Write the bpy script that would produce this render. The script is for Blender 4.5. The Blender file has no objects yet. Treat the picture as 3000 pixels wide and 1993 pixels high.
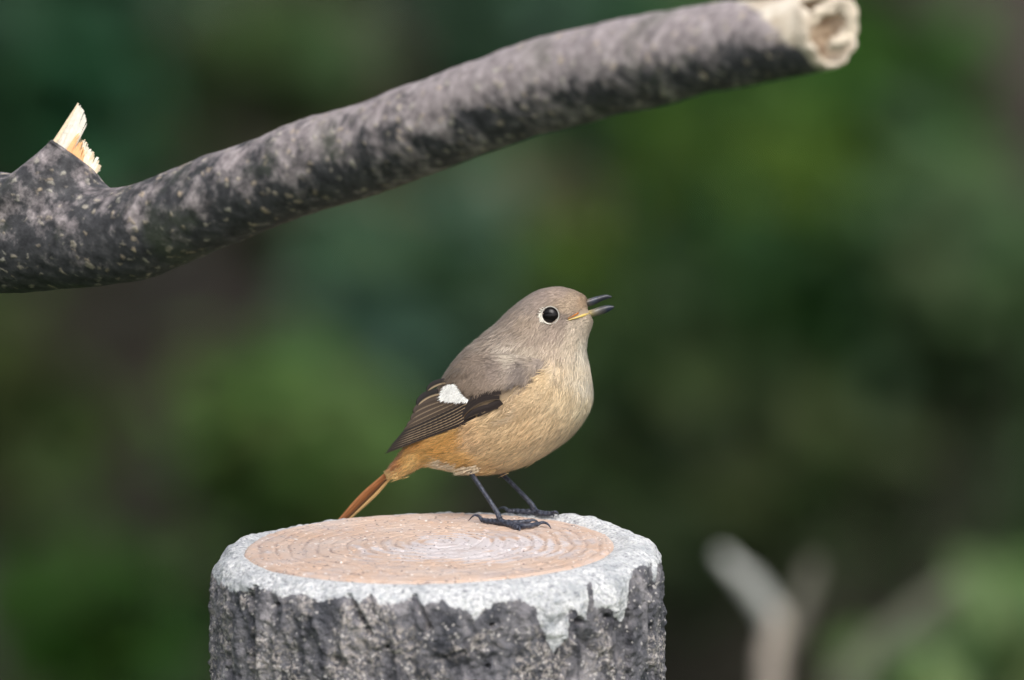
import bpy, math, random
import numpy as np
from mathutils import Vector, Matrix
from mathutils.bvhtree import BVHTree

random.seed(7)
rng = np.random.default_rng(7)
sc = bpy.context.scene
COL = sc.collection

# ------------------------------------------------------------------ camera
H = 0.80                       # height of the post top
TH = math.radians(9.8)        # camera looks down by this much
DIST = 5.4                     # metres from lens to the post axis
K = 0.14e-3 / DIST             # tangent per photograph pixel (3000 wide)
FWD = np.array([0, math.cos(TH), -math.sin(TH)])
UPV = np.array([0, math.sin(TH), math.cos(TH)])
RGT = np.array([1.0, 0, 0])
CAM = np.array([0, 0, H]) - DIST * (FWD + RGT * (1280 - 1500) * K + UPV * (996.5 - 1603) * K)

cam = bpy.data.cameras.new('camera')
cam_ob = bpy.data.objects.new('camera', cam)
COL.objects.link(cam_ob)
cam_ob.location = CAM
cam_ob.rotation_euler = (math.pi / 2 - TH, 0, 0)
cam.sensor_width = 36.0
cam.lens = 36.0 / (3000 * K)
cam.clip_start = 0.1
cam.clip_end = 2000
cam.dof.use_dof = True
cam.dof.focus_distance = DIST + 0.026
cam.dof.aperture_fstop = cam.lens / 60.0
cam.dof.aperture_blades = 9
sc.camera = cam_ob

# ------------------------------------------------------------------ sky, sun, exposure
SUN_EL, SUN_AZ = math.radians(52), math.radians(160)   # azimuth clockwise from +Y
w = bpy.data.worlds.new('World')
sc.world = w
w.use_nodes = True
nt = w.node_tree
bg = nt.nodes['Background']
sky = nt.nodes.new('ShaderNodeTexSky')
sky.sky_type = 'NISHITA'
sky.sun_disc = False
sky.sun_elevation = SUN_EL
sky.sun_rotation = SUN_AZ
sky.dust_density = 6.0
sky.air_density = 1.0
sky.ozone_density = 1.0
hs = nt.nodes.new('ShaderNodeHueSaturation')
hs.inputs['Saturation'].default_value = 0.42     # thin cloud greys the blue
nt.links.new(sky.outputs['Color'], hs.inputs['Color'])
nt.links.new(hs.outputs['Color'], bg.inputs['Color'])
bg.inputs['Strength'].default_value = 0.15
sl = bpy.data.lights.new('sun', 'SUN')
sl.energy = 1.0
sl.angle = math.radians(45)
sl.color = (1.0, 0.98, 0.95)
so = bpy.data.objects.new('sun', sl)
COL.objects.link(so)
sd = Vector((math.sin(SUN_AZ) * math.cos(SUN_EL), math.cos(SUN_AZ) * math.cos(SUN_EL), math.sin(SUN_EL)))
so.rotation_euler = sd.to_track_quat('Z', 'Y').to_euler()
sc.view_settings.view_transform = 'Standard'
sc.view_settings.look = 'None'
sc.view_settings.exposure = 0.48
sc.view_settings.gamma = 1.0
sc.cycles.use_denoising = True
sc.cycles.use_adaptive_sampling = True
sc.cycles.adaptive_threshold = 0.008
sc.cycles.max_bounces = 6


# ------------------------------------------------------------------ helpers
def P(px, py, y):
    """world point at depth y seen at photograph pixel (px, py)"""
    d = FWD + RGT * ((px - 1500) * K) + UPV * ((996.5 - py) * K)
    return CAM + d * ((y - CAM[1]) / d[1])


def Pn(px, py, y):
    px, py, y = np.broadcast_arrays(np.asarray(px, float), np.asarray(py, float), np.asarray(y, float))
    d = FWD + RGT * ((px - 1500) * K)[..., None] + UPV * ((996.5 - py) * K)[..., None]
    return CAM + d * ((y - CAM[1]) / d[..., 1])[..., None]


def proj(W):
    v = np.asarray(W) - CAM
    dz = v @ FWD
    return (v @ RGT) / dz / K + 1500, 996.5 - (v @ UPV) / dz / K


def lin(r, g, b):
    def f(c):
        c /= 255.0
        return c / 12.92 if c <= 0.04045 else ((c + 0.055) / 1.055) ** 2.4
    return np.array([f(r), f(g), f(b)])


_perm = np.random.default_rng(3).permutation(256)
_perm = np.concatenate([_perm, _perm, _perm])
_grad = np.random.default_rng(4).normal(size=(256, 3))
_grad /= np.linalg.norm(_grad, axis=1)[:, None]


def pn(p):
    """gradient noise, about -0.6..0.6"""
    p = np.asarray(p, float)
    i = np.floor(p).astype(int)
    f = p - i
    u = f * f * f * (f * (f * 6 - 15) + 10)
    i &= 255
    out = 0
    for dx in (0, 1):
        for dy in (0, 1):
            for dz in (0, 1):
                h = _perm[_perm[_perm[(i[..., 0] + dx) & 255] + ((i[..., 1] + dy) & 255)] + ((i[..., 2] + dz) & 255)]
                g = _grad[h]
                d = f - np.array([dx, dy, dz])
                wgt = (u[..., 0] if dx else 1 - u[..., 0]) * (u[..., 1] if dy else 1 - u[..., 1]) * (u[..., 2] if dz else 1 - u[..., 2])
                out = out + wgt * (g * d).sum(-1)
    return out


def fbm(p, o=4):
    a, s, r = 1.0, 1.0, 0
    for k in range(o):
        r = r + a * pn(np.asarray(p) * s + 17.3 * k)
        a *= 0.5
        s *= 2.03
    return r


_jit = np.random.default_rng(5).random((256, 3))


def worley(p):
    """F1 distance and a per-cell random number"""
    p = np.asarray(p, float)
    i = np.floor(p).astype(int)
    best = np.full(p.shape[:-1], 9.0)
    rid = np.zeros(p.shape[:-1])
    for dx in (-1, 0, 1):
        for dy in (-1, 0, 1):
            for dz in (-1, 0, 1):
                c = i + np.array([dx, dy, dz])
                cc = c & 255
                h = _perm[_perm[_perm[cc[..., 0]] + cc[..., 1]] + cc[..., 2]]
                q = c + _jit[h]
                d = np.linalg.norm(p - q, axis=-1)
                m = d < best
                best = np.where(m, d, best)
                rid = np.where(m, _jit[(h * 7 + 13) & 255, 0], rid)
    return best, rid


def sstep(a, b, x):
    t = np.clip((np.asarray(x, float) - a) / (b - a), 0, 1)
    return t * t * (3 - 2 * t)


def mesh_np(name, V, F, mat=None, parent=None, smooth=True, col=None, nrm=None, attrs=None):
    """V (n,3) world coordinates; F list of index arrays (m,3) or (m,4)"""
    V = np.asarray(V, np.float32).reshape(-1, 3)
    Fs = F if isinstance(F, (list, tuple)) and len(F) and hasattr(F[0], 'shape') else [np.asarray(F)]
    loops = np.concatenate([f.reshape(-1) for f in Fs]).astype(np.int32)
    tot = np.concatenate([np.full(len(f), f.shape[1]) for f in Fs]).astype(np.int32)
    start = np.concatenate([[0], np.cumsum(tot)[:-1]]).astype(np.int32)
    me = bpy.data.meshes.new(name)
    me.vertices.add(len(V))
    me.vertices.foreach_set('co', V.reshape(-1))
    me.loops.add(len(loops))
    me.loops.foreach_set('vertex_index', loops)
    me.polygons.add(len(tot))
    me.polygons.foreach_set('loop_start', start)
    me.polygons.foreach_set('use_smooth', np.full(len(tot), smooth))
    me.update(calc_edges=True)
    me.validate()
    if col is not None:
        a = me.attributes.new('Col', 'FLOAT_COLOR', 'POINT')
        c = np.ones((len(V), 4), np.float32)
        c[:, :3] = np.asarray(col).reshape(-1, 3)
        a.data.foreach_set('color', c.reshape(-1))
    if nrm is not None:
        a = me.attributes.new('nrm', 'FLOAT_VECTOR', 'POINT')
        a.data.foreach_set('vector', np.asarray(nrm, np.float32).reshape(-1))
    for k, v in (attrs or {}).items():
        a = me.attributes.new(k, 'FLOAT', 'POINT')
        a.data.foreach_set('value', np.asarray(v, np.float32).reshape(-1))
    if mat:
        me.materials.append(mat)
    o = bpy.data.objects.new(name, me)
    COL.objects.link(o)
    if parent is not None:
        o.parent = parent
    return o


def grid_faces(nr, nc, wrap=True):
    i = np.arange(nr - 1)[:, None]
    j = np.arange(nc if wrap else nc - 1)[None, :]
    j2 = (j + 1) % nc
    return np.stack([i * nc + j, i * nc + j2, (i + 1) * nc + j2, (i + 1) * nc + j], -1).reshape(-1, 4)


def empty(name, loc, label, cat, group=None):
    o = bpy.data.objects.new(name, None)
    COL.objects.link(o)
    o.empty_display_size = 0.02
    o['label'] = label
    o['category'] = cat
    if group:
        o['group'] = group
    o.location = (0, 0, 0)
    return o


def catmull(pts, n):
    pts = np.asarray(pts, float)
    m = len(pts)
    t = np.linspace(0, m - 1, n)
    i = np.clip(np.floor(t).astype(int), 0, m - 2)
    f = (t - i)[:, None]
    g = lambda k: pts[np.clip(k, 0, m - 1)]
    p0, p1, p2, p3 = g(i - 1), g(i), g(i + 1), g(i + 2)
    p0 = np.where((i == 0)[:, None], 2 * p1 - p2, p0)
    p3 = np.where((i == m - 2)[:, None], 2 * p2 - p1, p3)
    return 0.5 * (2 * p1 + (p2 - p0) * f + (2 * p0 - 5 * p1 + 4 * p2 - p3) * f ** 2 + (3 * p1 - p0 - 3 * p2 + p3) * f ** 3)


def frames(C):
    C = np.asarray(C, float)
    T = np.gradient(C, axis=0)
    T /= np.linalg.norm(T, axis=1)[:, None]
    N = np.zeros_like(T)
    u = np.array([0, 0, 1.0])
    if abs(T[0] @ u) > 0.9:
        u = np.array([0, 1.0, 0])
    for k in range(len(C)):
        u = u - T[k] * (u @ T[k])
        u /= np.linalg.norm(u)
        N[k] = u
    return T, N, np.cross(T, N)


def tube(C, R, n=16, cap=True):
    C = np.asarray(C, float)
    R = np.broadcast_to(np.asarray(R, float), (len(C),))
    T, N, B = frames(C)
    a = np.linspace(0, 2 * math.pi, n, endpoint=False)
    V = C[:, None] + R[:, None, None] * (np.cos(a)[None, :, None] * N[:, None] + np.sin(a)[None, :, None] * B[:, None])
    V = V.reshape(-1, 3)
    F = [grid_faces(len(C), n)]
    if cap:
        V = np.concatenate([V, C[:1] - T[:1] * R[0] * 0.4, C[-1:] + T[-1:] * R[-1] * 0.4])
        b = len(V) - 2
        j = np.arange(n)
        F.append(np.stack([np.full(n, b), (j + 1) % n, j], -1))
        o = (len(C) - 1) * n
        F.append(np.stack([np.full(n, b + 1), o + j, o + (j + 1) % n], -1))
    return V, F


class Bag:
    """several shapes gathered into one mesh"""
    def __init__(s):
        s.V, s.F, s.C, s.n = [], [], [], 0

    def add(s, V, F, c=(1, 1, 1)):
        V = np.asarray(V)
        s.V.append(V)
        s.C.append(np.broadcast_to(np.asarray(c, float), V.shape))
        s.F += [np.asarray(f) + s.n for f in (F if isinstance(F, list) else [F])]
        s.n += len(V)

    def build(s, name, mat, parent=None, smooth=True):
        return mesh_np(name, np.concatenate(s.V), s.F, mat, parent, smooth, np.concatenate(s.C))


# ------------------------------------------------------------------ materials
def new_mat(name, rough=0.7, spec=0.3):
    m = bpy.data.materials.new(name)
    m.use_nodes = True
    b = m.node_tree.nodes['Principled BSDF']
    b.inputs['Roughness'].default_value = rough
    b.inputs['Specular IOR Level'].default_value = spec
    return m, m.node_tree, b


def N_(t, kind, **kw):
    n = t.nodes.new(kind)
    for k, v in kw.items():
        if hasattr(n, k):
            setattr(n, k, v)
        else:
            n.inputs[k].default_value = v
    return n


def noise(t, scale, detail=4, rough=0.55, vec=None):
    n = N_(t, 'ShaderNodeTexNoise')
    n.inputs['Scale'].default_value = scale
    n.inputs['Detail'].default_value = detail
    n.inputs['Roughness'].default_value = rough
    if vec is not None:
        t.links.new(vec, n.inputs['Vector'])
    return n.outputs['Fac']


def ramp(t, fac, stops, interp='LINEAR'):
    r = N_(t, 'ShaderNodeValToRGB')
    r.color_ramp.interpolation = interp
    e = r.color_ramp.elements
    while len(e) < len(stops):
        e.new(0.5)
    for k, (p, c) in enumerate(stops):
        e[k].position = p
        e[k].color = (*c, 1) if len(c) == 3 else c
    t.links.new(fac, r.inputs['Fac'])
    return r.outputs['Color']


def mix(t, fac, a, b, mode='MIX'):
    m = N_(t, 'ShaderNodeMix', data_type='RGBA', blend_type=mode)
    for sock, v in ((m.inputs[0], fac), (m.inputs[6], a), (m.inputs[7], b)):
        if hasattr(v, 'is_linked'):
            t.links.new(v, sock)
        elif isinstance(v, (int, float)):
            sock.default_value = v
        else:
            sock.default_value = (*v, 1)
    return m.outputs[2]


def math_(t, op, a, b=0.0, clamp=False):
    m = N_(t, 'ShaderNodeMath', operation=op, use_clamp=clamp)
    for k, v in enumerate((a, b)):
        if hasattr(v, 'is_linked'):
            t.links.new(v, m.inputs[k])
        else:
            m.inputs[k].default_value = v
    return m.outputs[0]


def attr(t, name, out='Color'):
    return N_(t, 'ShaderNodeAttribute', attribute_name=name).outputs[out]


def bump(t, b, h, strength=0.3, dist=0.001):
    n = N_(t, 'ShaderNodeBump')
    n.inputs['Strength'].default_value = strength
    n.inputs['Distance'].default_value = dist
    t.links.new(h, n.inputs['Height'])
    t.links.new(n.outputs['Normal'], b.inputs['Normal'])
    return n


def obj_co(t):
    return N_(t, 'ShaderNodeTexCoord').outputs['Object']


def mat_feather(name, rough=0.75, use_nrm=True, spec=0.15, sheen=0.15):
    m, t, b = new_mat(name, rough, spec)
    t.links.new(attr(t, 'Col'), b.inputs['Base Color'])
    b.inputs['Sheen Weight'].default_value = sheen
    b.inputs['Sheen Roughness'].default_value = 0.6
    if use_nrm:
        vt = N_(t, 'ShaderNodeVectorTransform', vector_type='NORMAL', convert_from='OBJECT', convert_to='WORLD')
        t.links.new(attr(t, 'nrm', 'Vector'), vt.inputs[0])
        t.links.new(vt.outputs[0], b.inputs['Normal'])
    return m


M_plum = mat_feather('plumage_barbs')
M_skin = mat_feather('plumage_under', use_nrm=False)
M_vane = mat_feather('flight_vane', rough=0.65, use_nrm=False, spec=0.15, sheen=0.05)


def mat_leg():
    m, t, b = new_mat('leg_scales', 0.42, 0.5)
    co = obj_co(t)
    c = ramp(t, noise(t, 900, 3, 0.6, co), [(0.3, lin(26, 29, 38)), (0.55, lin(52, 57, 72)), (0.75, lin(98, 106, 122))])
    t.links.new(c, b.inputs['Base Color'])
    bump(t, b, noise(t, 1500, 2, 0.5, co), 0.6, 0.0004)
    return m


M_leg = mat_leg()


def mat_col(name, rough=0.6, spec=0.3, nscale=400, amt=0.25, bstr=0.3, bdist=0.0005):
    """vertex colour with fine noise variation"""
    m, t, b = new_mat(name, rough, spec)
    co = obj_co(t)
    f = noise(t, nscale, 5, 0.6, co)
    v = ramp(t, f, [(0.25, (1 - amt,) * 3), (0.75, (1 + amt,) * 3)])
    t.links.new(mix(t, 1.0, attr(t, 'Col'), v, 'MULTIPLY'), b.inputs['Base Color'])
    bump(t, b, f, bstr, bdist)
    return m


M_beak = mat_col('beak_horn', 0.35, 0.5, 900, 0.15, 0.15, 0.0003)
M_wood = mat_col('torn_wood', 0.75, 0.2, 500, 0.16, 0.5, 0.0008)
M_stem = mat_col('pale_stem_bark', 0.8, 0.2, 60, 0.3, 0.5, 0.003)

M_eye, _t, _b = new_mat('eye_gloss', 0.06, 0.22)
_b.inputs['Base Color'].default_value = (0.006, 0.005, 0.005, 1)


# ------------------------------------------------------------------ ground
def mat_ground():
    m, t, b = new_mat('leaf_litter_soil', 0.9, 0.1)
    co = obj_co(t)
    c = ramp(t, noise(t, 14, 6, 0.65, co), [(0.3, lin(44, 42, 36)), (0.5, lin(70, 67, 60)), (0.7, lin(92, 88, 82))])
    g = ramp(t, noise(t, 2.5, 4, 0.6, co), [(0.30, (0, 0, 0)), (0.46, (1, 1, 1))])
    c2 = mix(t, g, c, lin(54, 74, 42))
    t.links.new(c2, b.inputs['Base Color'])
    bump(t, b, noise(t, 40, 5, 0.6, co), 0.8, 0.02)
    return m


def terrain(y):
    """the bank drops behind the post, then climbs again"""
    y = np.asarray(y, float)
    return np.interp(y, [-400, 0.9, 1.4, 9, 13, 24, 60, 400], [0, 0, -0.1, -2.5, -2.6, 1.5, 4.0, 10.0])


def ground():
    a = np.concatenate([-np.geomspace(400, 25, 12), np.linspace(-24, 24, 193), np.geomspace(25, 400, 12)])
    X, Y = np.meshgrid(a, a)
    Z = 0.05 * fbm(np.stack([X * 0.6, Y * 0.6, X * 0], -1), 3) * (np.hypot(X, Y) > 0.5) - 0.012
    Z[np.hypot(X, Y) < 0.5] = 0
    Z = Z + terrain(Y)
    n = len(a)
    o = mesh_np('ground', np.stack([X, Y, Z], -1).reshape(-1, 3), grid_faces(n, n, False), mat_ground())
    o['kind'] = 'structure'
    o['label'] = 'brown soil and leaf litter under the shrubs'


ground()


# ------------------------------------------------------------------ concrete post
SL = 0.018                     # the top leans up to the right a little
RD, RO = 0.0762, 0.0924


def top_z(x, y):
    return H + SL * x


def hit_top(px, py, dz=0.0):
    d = FWD + RGT * ((px - 1500) * K) + UPV * ((996.5 - py) * K)
    k = (H + dz + SL * CAM[0] - CAM[2]) / (d[2] - SL * d[0])
    return CAM + d * k


def mat_cast():
    """moulded bark of grey concrete, bare cement on the rim"""
    m, t, b = new_mat('moulded_concrete_bark', 0.78, 0.35)
    co = obj_co(t)
    mp = N_(t, 'ShaderNodeMapping')
    mp.inputs['Scale'].default_value = (1, 1, 0.55)
    t.links.new(co, mp.inputs['Vector'])
    n1 = noise(t, 95, 6, 0.68, mp.outputs[0])
    n2 = noise(t, 520, 4, 0.7, co)
    n3 = noise(t, 34, 5, 0.65, mp.outputs[0])
    base = ramp(t, n1, [(0.30, lin(30, 32, 37)), (0.40, lin(70, 71, 78)), (0.50, lin(104, 104, 110)), (0.66, lin(146, 144, 148))])
    cool = mix(t, ramp(t, n3, [(0.42, (0, 0, 0)), (0.62, (1, 1, 1))]), base, mix(t, 1.0, base, (1.0, 0.97, 0.95), 'MULTIPLY'))
    # tan sand where the skin of the bark has worn
    wear = math_(t, 'MULTIPLY', ramp(t, n2, [(0.48, (0, 0, 0)), (0.58, (0.9, 0.9, 0.9))]), attr(t, 'wear', 'Fac'))
    base2 = mix(t, wear, mix(t, ramp(t, n3, [(0.40, (0.55, 0.55, 0.55)), (0.52, (0, 0, 0))]), cool, lin(36, 40, 48)), lin(166, 159, 154))
    vo = N_(t, 'ShaderNodeTexVoronoi')
    vo.inputs['Scale'].default_value = 980
    t.links.new(co, vo.inputs['Vector'])
    sep = N_(t, 'ShaderNodeSeparateColor')
    t.links.new(vo.outputs['Color'], sep.inputs[0])
    grain = math_(t, 'GREATER_THAN', math_(t, 'ADD', sep.outputs[0], math_(t, 'MULTIPLY', attr(t, 'wear', 'Fac'), 0.05)), 0.968)
    base3 = mix(t, math_(t, 'MULTIPLY', grain, 0.65), base2, lin(196, 192, 188))
    # bare cement
    n4 = noise(t, 480, 5, 0.72, co)
    cem = ramp(t, n4, [(0.33, lin(112, 114, 120)), (0.45, lin(180, 182, 186)), (0.58, lin(218, 219, 219))])
    gcol = mix(t, sep.outputs[1], lin(214, 216, 210), lin(150, 158, 168))
    cem = mix(t, math_(t, 'MULTIPLY', math_(t, 'GREATER_THAN', sep.outputs[0], 0.80), 0.6), cem, gcol)
    n5 = noise(t, 60, 4, 0.6, co)
    cem = mix(t, ramp(t, n5, [(0.5, (0, 0, 0)), (0.68, (0.6, 0.6, 0.6))]), cem, lin(140, 146, 152))
    edge = math_(t, 'ADD', attr(t, 'cement', 'Fac'), math_(t, 'MULTIPLY', math_(t, 'SUBTRACT', n2, 0.5), 1.7))
    msk = ramp(t, edge, [(0.40, (0, 0, 0)), (0.60, (1, 1, 1))])
    t.links.new(mix(t, msk, base3, cem), b.inputs['Base Color'])
    hgt = math_(t, 'ADD', math_(t, 'MULTIPLY', n2, 0.9), math_(t, 'MULTIPLY', vo.outputs['Distance'], -0.35))
    hgt = math_(t, 'ADD', hgt, math_(t, 'MULTIPLY', n1, 0.8))
    bump(t, b, hgt, 0.8, 0.0014)
    return m


def mat_rings():
    m, t, b = new_mat('painted_ring_face', 0.55, 0.4)
    co = obj_co(t)
    n1 = noise(t, 120, 5, 0.65, co)
    n2 = noise(t, 700, 3, 0.6, co)
    paint = ramp(t, noise(t, 45, 4, 0.6, co), [(0.3, lin(194, 164, 142)), (0.5, lin(196, 172, 156)), (0.72, lin(198, 182, 172))])
    groove = attr(t, 'groove', 'Fac')
    paint = mix(t, math_(t, 'MULTIPLY', groove, 0.75), paint, lin(138, 116, 108))
    # worn to white cement between the rings
    wr = math_(t, 'ADD', attr(t, 'worn', 'Fac'), math_(t, 'MULTIPLY', math_(t, 'SUBTRACT', n1, 0.5), 1.3))
    wm = ramp(t, wr, [(0.38, (0, 0, 0)), (0.66, (1, 1, 1))])
    paint = mix(t, math_(t, 'MULTIPLY', wm, 0.85), paint, lin(204, 199, 202))
    # dark pinholes and pale grit
    vo = N_(t, 'ShaderNodeTexVoronoi')
    vo.inputs['Scale'].default_value = 1150
    t.links.new(co, vo.inputs['Vector'])
    sep = N_(t, 'ShaderNodeSeparateColor')
    t.links.new(vo.outputs['Color'], sep.inputs[0])
    hole = math_(t, 'MULTIPLY', math_(t, 'GREATER_THAN', math_(t, 'ADD', sep.outputs[0], math_(t, 'MULTIPLY', groove, 0.10)), 0.965),
                 math_(t, 'GREATER_THAN', n1, 0.46))
    paint = mix(t, math_(t, 'MULTIPLY', hole, 0.8), paint, lin(84, 78, 82))
    grit = math_(t, 'GREATER_THAN', sep.outputs[1], 0.982)
    paint = mix(t, math_(t, 'MULTIPLY', grit, 0.75), paint, lin(240, 238, 236))
    grey = ramp(t, noise(t, 60, 5, 0.7, co), [(0.50, (0, 0, 0)), (0.66, (0.75, 0.75, 0.75))])
    paint = mix(t, grey, paint, lin(176, 162, 158))
    t.links.new(paint, b.inputs['Base Color'])
    hgt = math_(t, 'ADD', n2, math_(t, 'MULTIPLY', hole, -1.2))
    hgt = math_(t, 'ADD', hgt, math_(t, 'MULTIPLY', grit, 0.8))
    bump(t, b, hgt, 0.6, 0.0009)
    return m


def drip_line(px):
    """image height of the cement's lower edge, from the photograph's own drips"""
    x = np.array([60, 100, 200, 260, 330, 420, 500, 600, 720, 800, 860, 900, 1000, 1060, 1120, 1200, 1330, 1375, 1420, 1600, 1665, 1690, 1750, 1820, 1832,
                  1870, 1900, 1920, 1926, 1945, 1955, 2040, 2060, 2085, 2110, 2126, 2150, 2236, 2246, 2258, 2268, 2300])
    y = np.array([350, 410, 470, 445, 450, 480, 465, 500, 485, 525, 480, 525, 520, 488, 530, 505, 560, 585, 540, 500, 540, 640, 755, 700, 560,
                  550, 585, 590, 420, 420, 540, 540, 600, 612, 560, 420, 345, 330, 415, 415, 330, 300])
    return 1460 + np.interp((px - 580) * 1.6864, x, y) / 1.6864


def concrete_post():
    root = empty('concrete_post', (0, 0, 0), 'round concrete post moulded like a bark covered log with painted growth rings', 'post')
    na = 1000
    al = np.linspace(0, 2 * math.pi, na, endpoint=False)
    prof = catmull([(RD - 0.003, -0.0022), (RD + 0.0005, -0.0006), (0.0800, -0.0010), (0.0850, -0.0024), (0.0893, -0.0046), (0.0914, -0.0082), (0.0921, -0.0125), (RO, -0.017)], 60)
    side = np.concatenate([np.linspace(-0.0175, -0.078, 120), -np.geomspace(0.0795, H + 0.03, 40)])
    prof = np.concatenate([prof, np.stack([np.full(len(side), RO), side], -1)])
    tg = np.gradient(prof, axis=0)
    tg /= np.linalg.norm(tg, axis=1)[:, None]
    nr_, nz_ = -tg[:, 1], tg[:, 0]
    ca, sa = np.cos(al)[None, :], np.sin(al)[None, :]
    r = prof[:, :1] * np.ones((1, na))
    z = prof[:, 1:] * np.ones((1, na))
    p = np.stack([r * ca, r * sa, z], -1)
    down = sstep(-0.003, -0.014, z)               # 0 on the top lip, 1 on the side
    rim = sstep(RD + 0.0005, RD + 0.006, r)
    # moulded bark: long vertical ridges, knobs, sand
    q = p * np.array([1, 1, 0.22])
    ridge = fbm(q * 62 + 3.1, 3)
    knob = fbm(p * np.array([1, 1, 0.6]) * 120 + 9.0, 4)
    d = down * (-0.0021 * np.abs(ridge) ** 0.8 * 2.0 + 0.0012 + 0.0024 * knob)
    f1, rid = worley(p * 210)
    d += rim * 0.0009 * (0.6 - f1) * (0.5 + rid)
    d += rim * 0.0011 * fbm(p * 260 + 4.0, 3) * (0.6 + 0.6 * down)
    d += rim * (1 - down) * 0.0014 * fbm(p * 75 + 8.0, 3)
    # chipped corner
    chip = np.exp(-((z + 0.007) / 0.005) ** 2)
    d += -0.0022 * chip * np.clip(fbm(p * 55 + 2.0, 3), 0, 1) * 1.6
    # lumps on the rim, higher at the right and at the back right
    a_deg = np.degrees(al)[None, :]
    lump = 0.0030 * np.exp(-((a_deg - 42) / 20) ** 2) + 0.0022 * np.exp(-(((a_deg + 180) % 360 - 180) / 22) ** 2)
    lump = lump + 0.0012 * np.exp(-((a_deg - 160) / 18) ** 2)
    z_add = lump * rim * (1 - 0.4 * down) * np.exp(-np.clip(-z - 0.01, 0, 1) / 0.02)
    W = p.copy()
    W[..., 0] -= 0.0032 * sstep(RO - 0.003, RD + 0.001, r)
    W[..., 0] += d * nr_[:, None] * ca
    W[..., 1] += d * nr_[:, None] * sa
    W[..., 2] += d * nz_[:, None] + z_add
    W[..., 2] += H + SL * W[..., 0] * np.exp(-np.clip(-z, 0, 1) / 0.1)
    px, py = proj(W)
    front = sa < 0.15
    # notches and vents seen on the front
    for (x0, y0, x1, y1, wd, dp) in ((1018, 1752, 1052, 1818, 11, 0.0040), (1050, 1802, 1086, 1862, 8, 0.0022), (1214, 1752, 1256, 1840, 9, 0.0034), (1082, 1748, 1092, 1800, 6, 0.002),
                                     (735, 1735, 738, 1990, 7, 0.0022), (1838, 1790, 1842, 1993, 6, 0.0020), (1700, 1870, 1735, 1910, 10, 0.002),
                                     (985, 1936, 1000, 1950, 14, 0.0035), (668, 1880, 672, 1990, 6, 0.002), (1905, 1720, 1908, 1993, 5, 0.0015)):
        vx, vy = x1 - x0, y1 - y0
        tt = np.clip(((px - x0) * vx + (py - y0) * vy) / (vx * vx + vy * vy), 0, 1)
        dd = np.hypot(px - x0 - tt * vx, py - y0 - tt * vy)
        g = np.exp(-(dd / wd) ** 2) * front
        W[..., 0] -= dp * g * ca
        W[..., 1] -= dp * g * sa
    for (hx, hy, hr, dp) in ((1699, 1820, 15, 0.006), (1778, 1806, 9, 0.004), (1443, 1833, 9, 0.004), (745, 1722, 9, 0.004), (1133, 1897, 8, 0.003), (815, 1772, 8, 0.003), (1431, 1953, 9, 0.003), (1794, 1962, 7, 0.003), (700, 1983, 8, 0.003), (1898, 1968, 5, 0.003)):
        g = sstep(hr, hr * 0.7, np.hypot(px - hx, (py - hy) * 1.05)) * front
        W[..., 0] -= dp * g * ca
        W[..., 1] -= dp * g * sa
    wob = 14 * fbm(p * 90 + 5.0, 3) + 8 * fbm(p * 300 + 1.0, 2)
    line = np.where(front, drip_line(px + 8 * fbm(p * 160, 2)), 1460 + 330 / 1.6864)
    cem_front = sstep(18, -16, py + wob - line)
    cem_back = sstep(-0.016, -0.010, z + 0.004 * fbm(p * 60, 3))
    cement = np.where(front, cem_front, cem_back)
    # the cement that ran down stands a little proud
    prd = 0.0007 * cement * down
    W[..., 0] += prd * ca
    W[..., 1] += prd * sa
    wear = sstep(0.02, 0.30, fbm(p * np.array([1, 1, 0.6]) * 55 + 6, 4) + 0.25 * knob + 0.20 * sstep(1500, 1100, px) - 0.02)
    o = mesh_np('moulded_bark', W.reshape(-1, 3), grid_faces(len(prof), na), mat_cast(), root, True, attrs={'cement': cement, 'wear': wear})
    o['label'] = 'dark grey moulded bark with pale cement run down from the rim'
    # top face
    nrr = 190
    rr = np.linspace(0.0, 1, nrr)[:, None]
    edge = 1 + 0.022 * fbm(np.stack([np.cos(al) * 3, np.sin(al) * 3, al * 0], -1), 3)[None, :]
    rad = RD * rr * edge
    x, y = rad * ca, rad * sa
    # rings: circles whose centre drifts to the growth centre
    cx, cy = 0.003, 0.012
    wobx = 0.0034 * fbm(np.stack([x * 40, y * 40, x * 0 + 2], -1), 3)
    X, Y = x + wobx, y + wobx
    A = RD ** 2 - cx ** 2 - cy ** 2
    Bq = -2 * ((X - cx) * cx + (Y - cy) * cy)
    Cq = -((X - cx) ** 2 + (Y - cy) ** 2)
    tt = (-Bq + np.sqrt(np.maximum(Bq ** 2 - 4 * A * Cq, 0))) / (2 * A)
    ph = tt * 13.0 + 0.5 * fbm(np.stack([x * 25, y * 25, x * 0 + 7], -1), 2)
    fr_ = np.abs((ph % 1) - 0.5) * 2                 # 1 in the groove
    wave = 1 - 2 * sstep(0.55, 0.98, fr_)
    p2 = np.stack([x, y, x * 0], -1)
    dep = 0.75 + 0.5 * fbm(p2 * 50, 2)
    gz = 0.00029 * wave * dep + 0.00035 * fbm(p2 * 160, 3)
    fw1, fr = worley(p2 * 300)
    gz += -0.0007 * sstep(0.42, 0.2, fw1) * (fr > 0.86) + 0.0005 * sstep(0.42, 0.2, fw1) * (fr < 0.07)
    gz -= 0.0012 * sstep(0.975, 1.0, rr)
    brk = sstep(-0.25, 0.25, fbm(np.stack([x * 110, y * 110, ph.round() * 3.1], -1), 3))
    groove = sstep(0.3, -0.9, wave) * np.clip(dep, 0, 1) * (0.25 + 0.75 * brk)
    # white wear: a broad patch right of the centre
    ctr = np.exp(-(((x - 0.020) / 0.042) ** 2 + ((y + 0.004) / 0.034) ** 2))
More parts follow.
